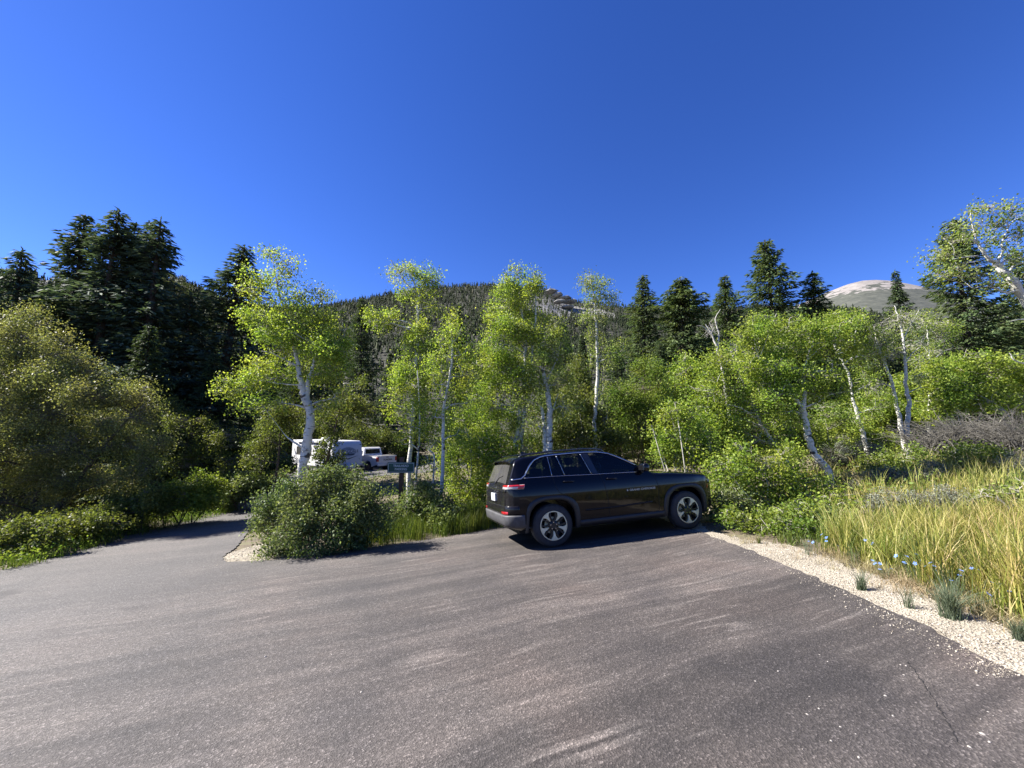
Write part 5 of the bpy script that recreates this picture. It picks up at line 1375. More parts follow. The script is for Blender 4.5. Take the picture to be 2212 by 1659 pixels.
thicket("low leafy sapling tangle at the gravel just past the front wheel", 8.9, [(1560, 1090, 26, 26), (1590, 1110, 34, 24), (1630, 1130, 34, 20), (1670, 1130, 30, 24), (1700, 1140, 34, 20), (1600, 1075, 30, 24), (1545, 1120, 18, 20), (1730, 1150, 30, 20, -.6), (1760, 1140, 26, 24, -.9), (1650, 1150, 30, 14, -.5), (1690, 1160, 30, 12, -.7), (1790, 1120, 26, 24, -1.0)], "rose_leaf", 59, size=.05, dens=2.6, sig=.09, name="leafy_shrub")
thicket("dense low shrub overhanging the gravel beyond the front wheel", 7.3, [(1575, 1118, 24, 22, .6), (1610, 1135, 30, 24, .3), (1655, 1145, 32, 26), (1700, 1148, 30, 26, -.2), (1740, 1152, 28, 26, -.4), (1640, 1115, 30, 22, .4), (1690, 1115, 30, 24, .2), (1730, 1110, 26, 24)], "bright_leaf", 65, size=.042, dens=4.0, sig=.07, name="leafy_shrub", limb_r=.01)
thicket("sapling sprays beside the tall grass near the blue flowers' left", 8.0, [(1750, 1115, 26, 30), (1770, 1150, 24, 24), (1725, 1120, 22, 24), (1790, 1100, 26, 26), (1815, 1085, 24, 26, .4), (1820, 1125, 22, 24), (1785, 1165, 20, 18, -.5)], "young_aspen_leaf", 60, size=.05, name="leafy_shrub", sig=.09)
thicket("green aspen wall behind the bare aspen pair", 19, [(1880, 880, 44, 44), (1920, 920, 44, 44), (1980, 900, 44, 40), (1900, 960, 44, 34), (1850, 950, 40, 40), (1960, 850, 40, 40, 0, .8), (2000, 940, 40, 34), (1820, 920, 40, 44), (1790, 940, 36, 40)], "young_aspen_leaf", 61, size=.08)
thicket("broad green aspen bank below the dark fir at right", 16, [(2030, 810, 46, 34), (2080, 790, 46, 34), (2130, 800, 46, 36), (2180, 800, 46, 36), (2050, 850, 50, 36), (2110, 850, 50, 36), (2170, 850, 50, 36), (2220, 840, 50, 50), (2010, 860, 40, 34), (2000, 820, 26, 26), (2260, 800, 50, 60)], "young_aspen_leaf", 62, size=.07, dens=1.05)
thicket("leafy shrub with pale round leaves at the right edge above the grass", 7.4, [(2160, 1080, 40, 26), (2200, 1060, 36, 30), (2210, 1100, 36, 26), (2120, 1070, 26, 20, 0, .7), (2240, 1080, 40, 40)], "aspen_leaf_high", 63, size=.045, name="leafy_shrub", sig=.08)
thicket("dark understory shrub below the bent aspen's fork", 13.5, [(1700, 930, 40, 36), (1760, 930, 44, 40), (1800, 960, 40, 34), (1700, 980, 40, 30), (1660, 900, 40, 40), (1780, 890, 40, 36)], "bright_leaf", 64)
def sage(lab, D, bl, sd, size=.035):
    plant("sagebrush", lab, "shrub", D, [], bl, leaf="sage_leaf", size=size, dens=5.0, per=12, sig=.055, bark="bark_brown", twig="twig_grey", seed=sd, group="sagebrush on the right bank", aspect=.4, limb_r=.014, twig_r=.003, trunk_name="stems", up=.0)
sage("silvery sagebrush right of the bent aspen's foot", 13, [(1800, 980, 26, 24), (1830, 968, 32, 24), (1865, 978, 32, 26), (1888, 994, 20, 20), (1830, 1000, 36, 20)], 71)
sage("dark sagebrush below the silvery one, behind the tall grass", 10.5, [(1880, 1042, 34, 24), (1915, 1034, 32, 24), (1948, 1044, 28, 22), (1855, 1058, 24, 18)], 72)
sage("wide low sagebrush under the grey dead brush", 11.0, [(2040, 1022, 34, 26), (2080, 1012, 36, 26), (2120, 1012, 36, 26), (2060, 1040, 40, 20), (2150, 1028, 32, 26)], 73)
sage("sagebrush at the right edge beyond the golden grass", 10.0, [(2180, 1010, 36, 22), (2215, 1005, 30, 26), (2200, 1030, 36, 18)], 74)
sage("low sagebrush just behind the golden grass, left one", 8.4, [(1890, 1085, 34, 20), (1930, 1078, 34, 22), (1960, 1090, 26, 18)], 75)
sage("low sagebrush just behind the golden grass, right one", 7.9, [(2010, 1078, 36, 22), (2060, 1072, 40, 24), (2100, 1084, 30, 20)], 76)
sage("broad grey sagebrush in the middle of the right bank", 10.2, [(1985, 1030, 34, 26), (2015, 1018, 30, 26), (1965, 1045, 28, 20)], 77)
thicket("green leafy shrub on the right bank below the bare aspen pair", 11.8, [(1900, 1000, 34, 26), (1935, 1008, 32, 24), (1875, 1018, 26, 20), (1960, 985, 26, 22)], "bright_leaf", 68, size=.05, dens=2.2, name="leafy_shrub", sig=.1)
thicket("green leafy shrub on the right bank in front of the grey branches", 11.0, [(2060, 985, 34, 24), (2100, 978, 34, 24), (2140, 990, 32, 24), (2080, 1003, 36, 16)], "bright_leaf", 69, size=.05, dens=2.0, name="leafy_shrub", sig=.1)
def brush(lab, D, spots, sd, n=420):
    """heap of bare arching grey branches"""
    rng = np.random.default_rng(sd); parts = []; b = None
    for (u, v, ru, rv) in spots:
        c = P(u, v, D); k = D / 833.5; gz = T(c[0], c[1])
        if b is None: b = np.array([c[0], c[1], gz])
        m = n // len(spots)
        src = np.stack([c[0] + rng.normal(size=m) * ru * k * .5, c[1] + rng.normal(size=m) * .5, np.full(m, gz + .05)], -1)
        tipx = c[0] + rng.normal(size=m) * ru * k * .8; tipy = c[1] + rng.normal(size=m) * .7
        tip = np.stack([tipx, tipy, c[2] + rng.normal(size=m) * rv * k * .6], -1)
        tip[:, 2] = np.maximum(tip[:, 2], gz + .1)
        mid = (src + tip) / 2; mid[:, 2] += np.linalg.norm(tip - src, axis=1) * rng.uniform(.05, .32, m)
        q1 = src * .25 + mid * .75; q1[:, 2] += .05
        for a, bb, ra, rb in ((src, q1, .016, .012), (q1, (mid + tip) / 2 + rng.normal(size=tip.shape) * .05, .012, .008), ((mid + tip) / 2, tip, .007, .003)):
            parts.append(sticks(a - b, bb - b, ra, rb))
        s2 = (mid + tip) / 2; t2 = s2 + rng.normal(size=s2.shape) * .28
        parts.append(sticks(s2 - b, t2 - b, .005, .002))
    root = thing("dead_brush", lab, "brush", tuple(b))
    V, F = join(parts); tag(obj("branches", raw_mesh("branches", V, F), "dead_twig", root), kind="stuff")
brush("heap of bare grey branches on the right bank below the aspens", 13.5, [(2020, 930, 46, 20), (2065, 915, 50, 24), (2115, 935, 46, 20), (2060, 948, 56, 14)], 81, 520)
brush("tangle of bare grey branches at the right edge of the bank", 12.5, [(2185, 905, 40, 26), (2210, 930, 40, 22), (2155, 935, 36, 18)], 82, 380)

# ------------------------------------------------------------------ grasses and small plants
def blades(p, h, w, bend, rng, lean=(0, 0)):
    """bent blades of three joints at ground points p (n,2)"""
    n = len(p); h = h * rng.uniform(.55, 1.25, n); a = rng.uniform(0, 6.28, n)
    z = terrain(p[:, 0], p[:, 1]); b0 = np.stack([p[:, 0], p[:, 1], z], -1)
    dirv = np.stack([np.cos(a) + lean[0], np.sin(a) + lean[1], np.zeros(n)], -1); bd = bend * rng.uniform(.2, 1.6, n)
    side = unit(np.stack([-np.sin(a + rng.normal(size=n)), np.cos(a + rng.normal(size=n)), np.zeros(n)], -1))
    V = np.empty((n, 7, 3)); k = 0
    for f, ww in ((0, 1), (.45, .85), (.78, .55), (1, 0)):
        c = b0 + np.stack([0 * h, 0 * h, h * (f - .18 * bd * f * f)], -1) + dirv * (h * bd * f * f)[:, None] * .75
        hw = side * (w * ww * .5)
        if ww: V[:, k] = c - hw; V[:, k + 1] = c + hw; k += 2
        else: V[:, k] = c
    f4 = np.array([[0, 1, 3, 2], [2, 3, 5, 4], [4, 5, 6, 6]])
    Fq = (np.arange(n)[:, None, None] * 7 + f4[None, :2]).reshape(-1, 4); Ft = (np.arange(n)[:, None] * 7 + np.array([4, 5, 6])[None])
    me = bpy.data.meshes.new("grass")
    Vf = V.reshape(-1, 3).astype(np.float32); me.vertices.add(len(Vf)); me.vertices.foreach_set("co", Vf.ravel())
    loops = np.concatenate([Fq.ravel(), Ft.ravel()]).astype(np.int32); me.loops.add(len(loops)); me.loops.foreach_set("vertex_index", loops)
    tot = np.concatenate([np.full(len(Fq), 4), np.full(len(Ft), 3)]).astype(np.int32); me.polygons.add(len(tot))
    me.polygons.foreach_set("loop_start", np.r_[0, np.cumsum(tot)[:-1]].astype(np.int32)); me.polygons.foreach_set("loop_total", tot)
    me.update(calc_edges=True); return me
def clumped(poly, nc, per, rad, rng):
    s = poly_sampler(poly)(nc); p = np.repeat(s, per, 0) + rng.normal(size=(nc * per, 2)) * rad
    return p
rg = np.random.default_rng(90)
GOLD = [(4.25, 3.2), (4.4, 4.2), (4.45, 4.9), (4.65, 5.8), (4.6, 6.3), (5.4, 6.6), (6.5, 6.5), (7.5, 6.2), (8.5, 5.8), (8.5, 4.6), (7.0, 3.5), (6.0, 3.0), (4.5, 2.9)]
def tussocks(poly, nc, per, rad, h, w, bend, rng, hv=.4):
    """grass grows in tussocks of differing height with gaps between"""
    c = poly_sampler(poly)(nc); hh = np.repeat(rng.uniform(1 - hv, 1 + hv, nc), per)
    p = np.repeat(c, per, 0) + rng.normal(size=(nc * per, 2)) * np.repeat(rad * rng.uniform(.5, 1.5, nc), per)[:, None]
    return blades(p, h * hh, w, bend, rng)
tag(obj("tall_grass", tussocks(GOLD, 360, 44, .06, .48, .0085, .55, rg, .6), "grass_gold"), "tall golden grass along the gravel on the right", "grass", kind="stuff")
tag(obj("tall_grass_green", tussocks(GOLD, 220, 34, .08, .38, .008, .5, rg, .6), "grass_green"), "green blades mixed into the tall golden grass", "grass", kind="stuff")
tag(obj("grass_stalks", tussocks(GOLD, 200, 2, .1, .80, .0055, .16, rg), "grass_gold"), "single tall stalks standing above the golden grass", "grass", kind="stuff")
WEEDS = [(3.75, 2.4), (4.2, 2.4), (4.3, 4.4), (4.45, 5.6), (4.3, 6.6), (3.95, 7.4), (3.85, 6.5), (4.05, 5.2), (3.9, 4.2)]
tag(obj('weeds', tussocks(WEEDS, 60, 14, .03, .10, .004, .9, rg, .7), 'grass_dry'), 'small dry weeds along the outer gravel', 'weeds', kind='stuff')
BANK = [(7.0, 8.6), (10, 8.4), (14, 10.2), (19, 13), (19, 16), (14, 15), (10, 13.5), (8, 11.5)]
tag(obj("bank_grass", tussocks(BANK, 360, 26, .11, .38, .011, .5, rg, .55), "grass_gold"), "pale grass on the bank between the sagebrushes", "grass", kind="stuff")
FILL = [(4.5, 6.4), (6, 6.6), (9.5, 6.4), (14, 9.5), (17, 12), (12, 12), (8, 10), (5, 8.6)]
tag(obj("bank_grass_green", tussocks(FILL, 330, 22, .12, .22, .010, .6, rg), "grass_green"), "low green grass under the sagebrushes", "grass", kind="stuff")
DRY = [(4.1, 3.0), (4.25, 4.5), (4.5, 5.7), (4.9, 6.0), (4.75, 4.6), (4.65, 3.2), (4.5, 2.6), (4.2, 2.4)]
tag(obj("dry_litter", blades(clumped(DRY, 260, 16, .10, rg), .16, .005, 1.8, rg), "grass_dry"), "dry straw at the foot of the tall grass", "grass", kind="stuff")
ISLE = [(-3.3, 8.25), (-2.4, 8.65), (-1.4, 9.15), (-.4, 9.75), (1.5, 10.4), (3.5, 10.7), (3.5, 12.5), (0, 12.5), (-3, 11.5), (-4.0, 9.8)]
tag(obj("verge_grass", blades(clumped(ISLE, 560, 24, .08, rg), .50, .008, .35, rg), "grass_green"), "green grass verge between the bush and the car", "grass", kind="stuff")
LEFTB = [(-10.1, 5), (-10.3, 8), (-10.55, 9.8), (-11.05, 11.3), (-11.2, 12.6), (-11.05, 13.9), (-10.9, 15.5), (-12, 19), (-18, 17), (-17, 12), (-14, 5)]
tag(obj("bank_grass", blades(clumped(LEFTB, 900, 18, .13, rg), .28, .010, .45, rg), "grass_green"), "short green grass on the left road bank", "grass", kind="stuff")
lp = poly_sampler(LEFTB)(18000); lz = terrain(lp[:, 0], lp[:, 1])
lv = np.stack([lp[:, 0], lp[:, 1], lz + R.uniform(.02, .38, len(lp))], -1)
tag(obj("bank_herbs", raw_mesh("bank_herbs", *leaves(lv, .055, .6)), "bright_leaf"), "low leafy herbs covering the left road bank", "ground cover", kind="stuff")
FLOOR = [(-9, 13.6), (-6.2, 10.2), (-4, 9.8), (-1, 11), (4, 11.3), (4.6, 9), (5.2, 7.4), (9, 9), (20, 13), (24, 26), (0, 28), (-9, 26)]
lp = poly_sampler(FLOOR)(30000); lz = terrain(lp[:, 0], lp[:, 1])
lv = np.stack([lp[:, 0], lp[:, 1], lz + np.abs(R.normal(size=len(lp))) * .22 + .02], -1)
tag(obj("grove_floor_plants", raw_mesh("grove_floor_plants", *leaves(lv, .085, .5)), "bright_leaf"), "low leafy plants on the floor of the aspen grove", "ground cover", kind="stuff")
def tuft(name, lab, u, v, n, h, mat, group, sd, bend=.55, w=.004, flowers=0, cat="plant"):
    rng = np.random.default_rng(sd); g = G(u, v)
    p = np.repeat(g[None, :2], n, 0) + rng.normal(size=(n, 2)) * h * .10
    me = blades(p, h, w, bend, rng); me.transform(Matrix.Translation(-Vector(g)))
    root = thing(name, lab, cat, tuple(g), group=group)
    tag(obj("leaves", me, mat, root), kind="stuff")
    for k in range(flowers):
        a = rng.uniform(0, 6.28); r_ = rng.uniform(.2, 1.0) * h * .8; z = h * rng.uniform(.55, 1.0)
        c = np.array([r_ * math.cos(a), r_ * math.sin(a), z]); c[2] += T(g[0] + c[0], g[1] + c[1]) - g[2]
        V, F = sticks(np.array([[c[0] * .2, c[1] * .2, 0]]), c[None], .0016, .0012)
        st = obj("flower_stem", raw_mesh("flower_stem", V, F), "grass_green", root)
        m = MB(); tilt = rng.normal(size=2) * .5
        for q in range(5):
            b_ = q * 2 * math.pi / 5; rr = .017
            pts = [(0, 0)] + [(rr * s_ * math.cos(b_ + d_), rr * s_ * math.sin(b_ + d_)) for s_, d_ in ((.7, -.45), (1.05, -.22), (1.05, .22), (.7, .45))]
            m.add([(c[0] + x, c[1] + y, c[2] + .005 + x * tilt[0] + y * tilt[1] + .25 * math.hypot(x, y)) for x, y in pts], [(0, 1, 2, 3, 4)])
        m.build("blossom", "blossom_blue", st)
    return root
tuft("grey_tuft", "small grey-green tuft alone on the middle of the gravel strip", 1860, 1278, 130, .22, "grey_green_leaf", "tufts on the gravel", 91)
tuft("grey_tuft", "thin dark tuft on the gravel left of the large tuft", 1965, 1316, 60, .20, "grey_green_leaf", "tufts on the gravel", 92)
tuft("grey_tuft", "large feathery grey-green tuft below the blue flowers", 2055, 1338, 420, .30, "grey_green_leaf", "tufts on the gravel", 93, bend=.7)
tuft("grey_tuft", "tuft cut by the right edge at the gravel", 2205, 1388, 220, .16, "grey_green_leaf", "tufts on the gravel", 94, bend=.7)
tuft("grey_tuft", "tiny green sprig on the gravel near the car's front wheel", 1640, 1176, 60, .16, "grass_green", "tufts on the gravel", 95)
FG = "blue flax along the gravel"
tuft("blue_flax", "blue-flowered plant at the gravel nearest the saplings", 1745, 1200, 40, .30, "grey_green_leaf", FG, 96, flowers=4)
tuft("blue_flax", "blue flowers lying low at the gravel's outer edge, mid strip", 1912, 1252, 30, .20, "grey_green_leaf", FG, 97, flowers=6, bend=.9)
tuft("blue_flax", "blue flowers against the grass foot, left of the big flower group", 1985, 1262, 50, .34, "grey_green_leaf", FG, 98, flowers=6)
tuft("blue_flax", "largest group of blue flowers behind the feathery tuft", 2060, 1300, 60, .42, "grey_green_leaf", FG, 99, flowers=10)
tuft("blue_flax", "blue flowers near the right edge below the golden grass", 2120, 1330, 40, .32, "grey_green_leaf", FG, 100, flowers=5)
tuft("blue_flax", "few blue flowers among the grass above the mid gravel", 1850, 1225, 30, .36, "grey_green_leaf", FG, 101, flowers=4)

# ------------------------------------------------------------------ trailhead sign
plain("sign_green", (.007, .045, .034), .45, var=.2, vscale=9)
plain("sign_white", (.48, .49, .48), .5, var=.1)
plain("post_brown", (.060, .034, .022), .85, var=.4, vscale=10)
g = G(864, 1138)
sign = thing("trailhead_sign", "green trailhead parking sign on a brown wooden post among the grass", "sign", tuple(g))
top_z = P(869, 988, g[1])[2] - g[2]; pz0 = P(869, 1021, g[1])[2] - g[2]; pz1 = P(869, 998, g[1])[2] - g[2]
w2 = 28.7 * g[1] / 833.5
lean_x = P(868, 1010, g[1])[0] - g[0]
def sx_(z): return lean_x * z / pz0
m = MB()
m.add([(sx_(z) + x, y, z) for z in (-.1, top_z) for x, y in ((-.055, -.055), (.055, -.055), (.055, .055), (-.055, .055))], [(3, 2, 1, 0), (4, 5, 6, 7), (0, 1, 5, 4), (1, 2, 6, 5), (2, 3, 7, 6), (3, 0, 4, 7)])
m.build("post", "post_brown", sign)
m = MB(); m.box(lean_x - w2, lean_x + w2, -.085, -.06, pz0, pz1, .006); pan = m.build("panel", "sign_green", sign)
zc, zh = (pz0 + pz1) / 2, (pz1 - pz0) / 2
m = MB()
for (x0, x1, z0, z1) in ((-w2 + .022, w2 - .022, zh - .030, zh - .020), (-w2 + .022, w2 - .022, -zh + .020, -zh + .030), (-w2 + .022, -w2 + .032, -zh + .030, zh - .030), (w2 - .032, w2 - .022, -zh + .030, zh - .030)):
    m.box(lean_x + x0, lean_x + x1, -.089, -.0855, zc + z0, zc + z1)
m.build("border", "sign_white", pan)
for txt, dz in (("TRAILHEAD", .045), ("PARKING", -.045)):
    me = text_mesh(txt, .088, .0015, .92, .0012)
    me.transform(Matrix.Translation((lean_x, -.0885, zc + dz)) @ Matrix.Rotation(math.pi / 2, 4, 'X'))
    obj("lettering", me, "sign_white", pan)

# ------------------------------------------------------------------ camp: travel trailer and pickup
plain("trailer_white", (.62, .62, .62), .45, var=.06, vscale=3)
plain("trailer_front", (.56, .57, .59), .35, coat=.4, var=.06, vscale=3)
plain("graphic_dark", (.035, .045, .065), .4)
plain("graphic_grey", (.22, .25, .30), .4)
plain("dark_glass", (.008, .009, .010), .08, coat=1.0)
plain("truck_white", (.64, .64, .64), .25, coat=1.0, var=.04)
plain("camp_black", (.012, .012, .012), .6)
plain("camp_rim", (.05, .05, .052), .4, .3)
def siding():
    m, nt, b, o = nodes_of("trailer_siding")
    wv = nt.nodes.new("ShaderNodeTexWave"); wv.bands_direction = 'Z'; wv.inputs["Scale"].default_value = 3.2; wv.inputs["Distortion"].default_value = 0
    nt.links.new(coords(nt), wv.inputs["Vector"])
    r = ramp(nt, wv.outputs[0], [(.0, (.42, .43, .44)), (.25, (.60, .60, .60)), (1, (.64, .64, .64))])
    nt.links.new(r.outputs[0], b.inputs["Base Color"]); b.inputs["Roughness"].default_value = .45
    bump(nt, wv.outputs[0], .8, .02, b); MATS["trailer_siding"] = m
siding()
def heading(o, loc, fwd):
    o.location = (loc[0], loc[1], T(loc[0], loc[1]) + .026); o.rotation_euler = (0, 0, math.atan2(fwd[1], fwd[0]))
def camp_wheel(name, root, x, s, y, r, w=.24):
    q = bpy.data.objects.new(name, None); COL.objects.link(q); q.parent = root; q.location = (x, y, r); q.empty_display_size = .1
    m = MB(); m.lathe_y([(r * .62, 0), (r * .68, s * .012), (r * .92, s * .005), (r, -s * .04), (r, -s * w * .8), (r * .9, -s * w), (r * .6, -s * w)], n=32); m.build("tyre", "tyre_rubber", q, True)
    m = MB(); m.lathe_y([(r * .62, 0), (r * .60, -s * .03), (r * .5, -s * .06), (0, -s * .06)], n=32); rim = m.build("rim", "camp_rim", q, True)
    for k in range(6):
        a = k * math.pi / 3; c, si = math.cos(a), math.sin(a); t = (-si, c)
        m = MB(); pts = [(r * .08, .035), (r * .6, .05), (r * .6, -.05), (r * .08, -.035)]
        m.add([(ra * c + tb * t[0], s * yy, ra * si + tb * t[1]) for yy in (.0, -.04) for ra, tb in pts], [(0, 1, 2, 3), (7, 6, 5, 4), (0, 4, 5, 1), (1, 5, 6, 2), (2, 6, 7, 3), (3, 7, 4, 0)])
        m.build("spoke", "camp_rim", rim)
tr = thing("travel_trailer", "white travel trailer with dark lettering parked beyond the bush", "trailer")
tf = np.array([.80, -.60]); fc = np.array([P(753, 985, 31)[0], 31.0]); LT = 7.0
heading(tr, fc - tf * LT / 2, tf)
h = LT / 2
outline = [(-h, .55), (h - .35, .55), (h - .02, .78), (h + .02, 1.3), (h - .16, 2.3), (h - .26, 2.58), (h - .48, 2.72), (-h + .1, 2.74), (-h, 2.66)]
MB().prism(outline, -1.2, 1.2).build("body", "trailer_siding", tr)
fr = outline[2:7]
m = MB(); V = []; 
for y in (-1.19, 1.19): V += [(x + .014, y, z) for x, z in fr]
k = len(fr); m.add(V, [(i, i + 1, i + 1 + k, i + k) for i in range(k - 1)]); cap = m.build("front_cap", "trailer_front", tr, True)
def front_pt(y, z, off):
    zs = [q[1] for q in fr]; xs = [q[0] for q in fr]; return (float(np.interp(z, zs, xs)) + .014 + off, y, z)
def front_shape(name, pts, off, mat):
    me = raw_mesh(name, [front_pt(y, z, off) for y, z in pts], [tuple(range(len(pts)))]); return obj(name, me, mat, cap)
ell = lambda cy, cz, ry, rz, a0=0, a1=2 * math.pi, n=28: [(cy + ry * math.cos(a), cz + rz * math.sin(a)) for a in np.linspace(a0, a1, n)]
front_shape("logo_disc", ell(0, 1.86, .66, .36)[:-1], .008, "graphic_grey")
front_shape("logo_band", [(-.9, 1.79), (.9, 1.79), (.9, 1.99), (-.9, 1.99)], .014, "trailer_front")
front_shape("logo_band", [(-.5, 1.60), (.5, 1.60), (.5, 1.70), (-.5, 1.70)], .014, "graphic_dark")
front_shape("logo_swoosh", [(-.85, 1.50), (-.05, 1.26), (.85, 1.55), (-.05, 1.36)], .012, "graphic_dark")
me = text_mesh("SPRINGDALE", .30, .002, 1.0, .004)
V = [front_pt(v.co.x, 1.89 + v.co.y, .022 + v.co.z) for v in me.vertices]
for v, q in zip(me.vertices, V): v.co = q
me.update(); obj("lettering", me, "graphic_dark", cap)
for y in (-1.08, 1.08):
    m = MB(); q = front_pt(y, 2.40, .01); m.box(q[0] - .01, q[0] + .03, y - .05, y + .05, 2.37, 2.43, .008); m.build("marker_lamp", "camp_black", tr)
for s in (-1, 1):
    for (x0, x1, z0, z1) in ((-2.6, -1.7, 1.55, 2.15), (-.9, -.1, 1.5, 2.15), (1.2, 2.1, 1.5, 2.1)):
        m = MB(); m.box(x0, x1, s * 1.2 - .012 if s < 0 else 1.2, s * 1.2 + .012 if s > 0 else -1.2, z0, z1, .0); wd = m.build("window", "dark_glass", tr)
        m = MB()
        for a, b, c, d in ((x0 - .03, x1 + .03, z1, z1 + .03), (x0 - .03, x1 + .03, z0 - .03, z0), (x0 - .03, x0, z0, z1), (x1, x1 + .03, z0, z1)):
            m.box(a, b, s * 1.205 - .014, s * 1.205 + .014, c, d)
        m.build("window_frame", "camp_black", wd)
    m = MB(); m.box(-h + .1, h - .5, s * 1.23 - .02, s * 1.23 + .02, .52, .70); m.build("skirt", "camp_black", tr)
    m = MB(); m.tube([(-2.4, s * 1.27, 2.60), (2.3, s * 1.27, 2.60)], .06, 8); m.build("awning_roll", "trailer_white", tr)
    m = MB(); m.box(.15, .85, s * 1.2 - .012, s * 1.2 + .012, .72, 2.45); m.build("door", "trailer_white", tr)
    for x in (-.9, -1.75): camp_wheel("wheel", tr, x, s, s * 1.12, .34, .2)
m = MB(); m.box(-.3, .5, -.35, .35, 2.72, 2.95, .05); m.build("roof_unit", "trailer_white", tr)
m = MB(); m.tube([(h - .3, .8, .5), (h + 1.3, 0, .48)], .05, 6); m.tube([(h - .3, -.8, .5), (h + 1.3, 0, .48)], .05, 6); m.tube([(h + 1.1, 0, .0), (h + 1.1, 0, .75)], .04, 6); m.build("hitch_frame", "camp_black", tr)
for y in (-.2, .2):
    m = MB(); m.lathe_y([(0, 0)], n=4) if False else None
    m.tube([(h + .35, y, .50), (h + .35, y, .60), (h + .35, y, .95), (h + .35, y, 1.02)], [.12, .16, .16, .08], 12); m.build("gas_bottle", "trailer_white", tr, True)

tk = thing("pickup_truck", "white pickup truck with its tailgate towards us beside the trailer", "pickup")
kf = np.array([-.82, .572]); rc = np.array([P(836, 1000, 33)[0], 33.0]); LK = 5.9
heading(tk, rc + kf * LK / 2, kf); h = LK / 2
def arc(cx, r, n=9): return [(cx + r * math.cos(a), .42 + r * math.sin(a)) for a in np.linspace(math.pi, 0, n)]
rw, fw = -h + 1.25, h - .95
low = [(-h + .04, .62)] + arc(rw, .50) + [(rw + .55, .42), (fw - .55, .42)] + arc(fw, .50) + [(h - .1, .5), (h, .8), (h - .03, 1.16), (h - .5, 1.26), (h - 1.75, 1.30), (-h, 1.30)]
MB().prism(low, -.98, .98).build("body", "truck_white", tk)
cabp = [(-h + 1.95, 1.30), (-h + 2.05, 1.90), (-h + 2.25, 1.96), (-h + 3.6, 1.95), (-h + 4.35, 1.30)]
n5 = len(cabp); V = []
for s in (-1, 1): V += [(x, s * (.94 if z < 1.5 else .80), z) for x, z in cabp]
m = MB().add(V, [tuple(range(n5)), tuple(range(2 * n5 - 1, n5 - 1, -1))] + [(i, i + n5, (i + 1) % n5 + n5, (i + 1) % n5) for i in range(n5)]); m.build("cab", "truck_white", tk)
m = MB().add([(-h + 1.955, -.74, 1.42), (-h + 1.955, .74, 1.42), (-h + 2.022, .70, 1.80), (-h + 2.022, -.70, 1.80)], [(0, 1, 2, 3)]); m.build("rear_window", "dark_glass", tk)
for s in (-1, 1):
    for x0, x1, t0, t1 in ((2.12, 2.85, 2.2, 2.85), (2.95, 4.0, 2.95, 3.5)):
        yy = lambda z: s * (np.interp(z, [1.3, 1.9], [.94, .80]) + .008)
        m = MB().add([(-h + x0, yy(1.4), 1.4), (-h + x1, yy(1.4), 1.4), (-h + t1, yy(1.82), 1.82), (-h + t0, yy(1.82), 1.82)], [(0, 1, 2, 3)]); m.build("side_window", "dark_glass", tk)
    m = MB(); m.box(-h - .02, -h + .16, s * .90 - .085, s * .90 + .09, .86, 1.22, .02); m.build("tail_lamp", "lamp_red", tk)
    m = MB(); m.box(-h + 4.0, -h + 4.18, s * 1.12 - .12, s * 1.12 + .12, 1.36, 1.6, .03); m.build("mirror", "camp_black", tk)
    m = MB(); m.box(-h + .1, -h + 1.93, s * .95 - .035, s * .95 + .035, 1.30, 1.325); m.build("bed_rail", "camp_black", tk)
    for x in (rw, fw): camp_wheel("wheel", tk, x, s, s * .96, .42, .28)
m = MB(); m.box(-h - .018, -h - .002, -.79, .79, .80, 1.30, .0); gate = m.build("tailgate", "truck_white", tk)
m = MB(); m.box(-h - .03, -h - .018, -.12, .12, 1.17, 1.22); m.build("handle", "camp_black", gate)
me = text_mesh("TUNDRA", .19, .002, 1.15, .006)
me.transform(Matrix.Translation((-h - .021, -.05, .98)) @ Matrix(((0, 0, -1, 0), (-1, 0, 0, 0), (0, 1, 0, 0), (0, 0, 0, 1))))
obj("lettering", me, "camp_black", gate)
m = MB(); m.box(-h - .16, -h + .02, -.98, -.35, .50, .72, .04); m.box(-h - .16, -h + .02, .35, .98, .50, .72, .04); m.box(-h - .14, -h + .02, -.36, .36, .52, .66, .02); bp = m.build("rear_bumper", "truck_white", tk)
m = MB(); m.box(-h - .165, -h - .142, -.18, .18, .54, .66); m.build("number_plate", "plate_white", bp)
m = MB(); m.box(-h + .2, h - .3, -.7, .7, .38, .52); m.build("underbody", "camp_black", tk)

# ------------------------------------------------------------------ boulders and loose stones
stonemat("boulder_stone", [(0, (.17, .16, .145)), (1, (.25, .235, .215))])
def rock_mesh(name, seed, sub=3, rough=.18):
    import bmesh
    rng = np.random.default_rng(seed); bm = bmesh.new(); bmesh.ops.create_icosphere(bm, subdivisions=sub, radius=1)
    ph = rng.uniform(0, 6, 9); cuts = unit(rng.normal(size=(9, 3))); lim = rng.uniform(.62, .92, 9)
    for v in bm.verts:
        q = np.array(v.co)
        for n_, l_ in zip(cuts, lim):
            d = q @ n_
            if d > l_: q = q - n_ * (d - l_) * .85
        q *= 1 + rough * .5 * math.sin(q[0] * 4 + ph[0]) * math.sin(q[1] * 4 + ph[1]) * math.sin(q[2] * 4 + ph[2])
        v.co = q
    me = bpy.data.meshes.new(name); bm.to_mesh(me); bm.free(); return me
for i, (u, v, s, lab) in enumerate(((512, 1100, (.55, .45, .42), "pale rounded boulder at the left road edge, nearer one"), (549, 1094, (.50, .45, .48), "shaded dark boulder half hidden by the island bush"))):
    p_ = G(u, v); o = obj("boulder", rock_mesh("boulder", 200 + i), "boulder_stone", None, True); o.location = (p_[0], p_[1], p_[2] + .12); o.scale = s; o.rotation_euler = (0, 0, i * 1.3)
    tag(o, lab, "boulder", "boulders at the road edge")
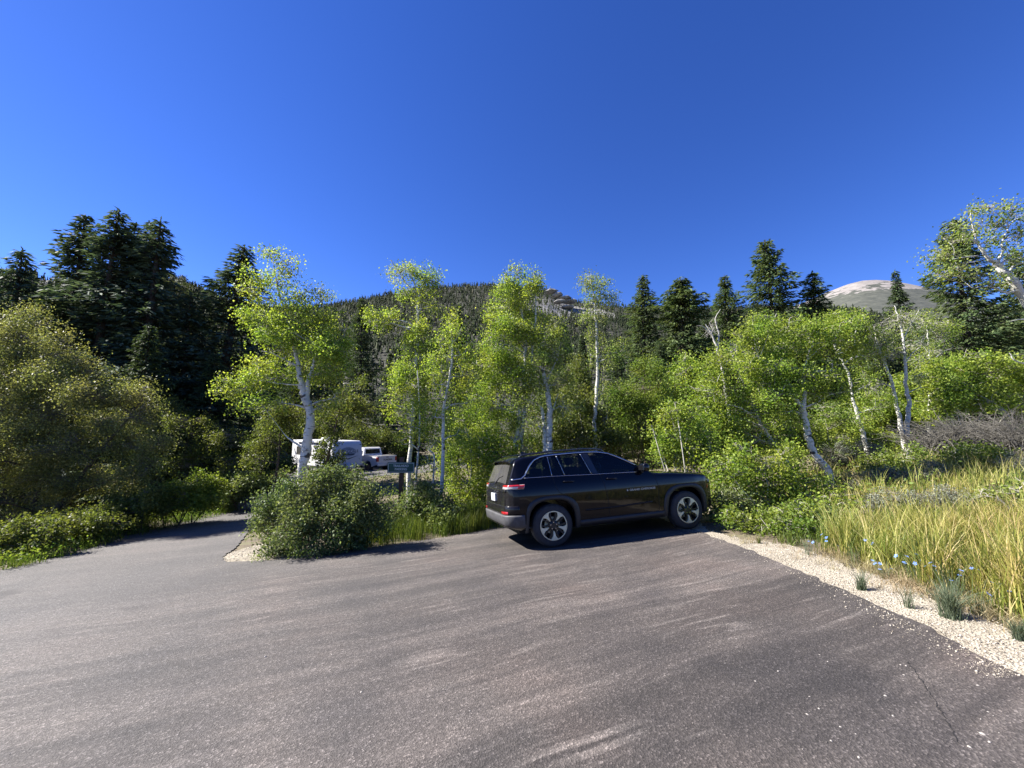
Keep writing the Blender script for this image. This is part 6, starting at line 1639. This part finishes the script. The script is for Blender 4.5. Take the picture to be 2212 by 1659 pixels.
pm = [rock_mesh("pebble", 210 + i, 2) for i in range(4)]
spots = [(555, 412, 1.2), (400, 480, 1), (835, 300, 1), (768, 588, 1), (555, 668, 1.1), (655, 675, 1.2), (762, 685, 1.4), (752, 710, 1.2), (1025, 590, .9), (1052, 728, 1.1), (1280, 583, 1.4), (1330, 722, 1.2), (1382, 370, 1.1), (1418, 374, .8), (1405, 440, 1.1), (1403, 480, 1), (1905, 512, 1.1), (1977, 700, 1.4), (1985, 900, 1), (1938, 850, 1.8), (1848, 935, 1.3), (1080, 846, 1), (913, 890, 1), (1100, 1005, 1.1), (1255, 915, 1), (975, 795, 1), (1508, 765, .8), (415, 75, .9), (310, 385, .8), (190, 398, .7), (890, 345, .8), (1205, 595, .8), (830, 668, .9), (1440, 76, .9), (2050, 840, 1), (2072, 752, 1), (1880, 622, .7), (1626, 960, .9)]
uvs = [((1700 + x * .3617) / 1.1302, (1500 + y * .3617) / 1.1302, s) for x, y, s in spots] + [(x * .5, (1300 + y * .565) / 1.1302, s) for x, y, s in ((1560, 708, 1.4), (1670, 838, 1.1), (1432, 543, 1), (1145, 550, 1.2), (635, 542, 1), (608, 818, .8), (880, 157, 1), (2030, 790, .8))]
for i, (u, v, s) in enumerate(uvs):
    p_ = G(u, v); me = pm[i % 4]
    o = obj("pebble", me, "chip_stone" if not me.materials else None, None, True)
    k = s * .0062 * (1 + .25 * (math.hypot(p_[0], p_[1]) - 3) / 2)
    o.location = (p_[0], p_[1], p_[2] + .024 + k * .4); o.scale = (k * 1.25, k, k * .75); o.rotation_euler = (0, 0, i * 2.1)
    tag(o, "small loose stone lying on the asphalt", "stone", "loose stones on the asphalt")

# a construction joint that has opened in the paving near the right edge
plain("joint_tar", (.012, .011, .011), .9)
q = np.array(gl((1960, 1438), (1985, 1470), (2015, 1515), (2042, 1560), (2075, 1620)))
q = spline(np.c_[q, np.zeros(len(q))], 60)[:, :2] + R.normal(size=(60, 2)) * .004
w_ = np.clip(.0035 * (1 + R.normal(size=60) * .45), .001, .008); V = []
for (x, y), w in zip(q, w_):
    for s in (-1, 1): V.append((x + s * w, y, T(x, y) + .0262))
me = raw_mesh("pavement_joint", V, [(2 * i, 2 * i + 1, 2 * i + 3, 2 * i + 2) for i in range(59)]); fix_normals(me)
tag(obj("pavement_joint", me, "joint_tar"), kind="structure")
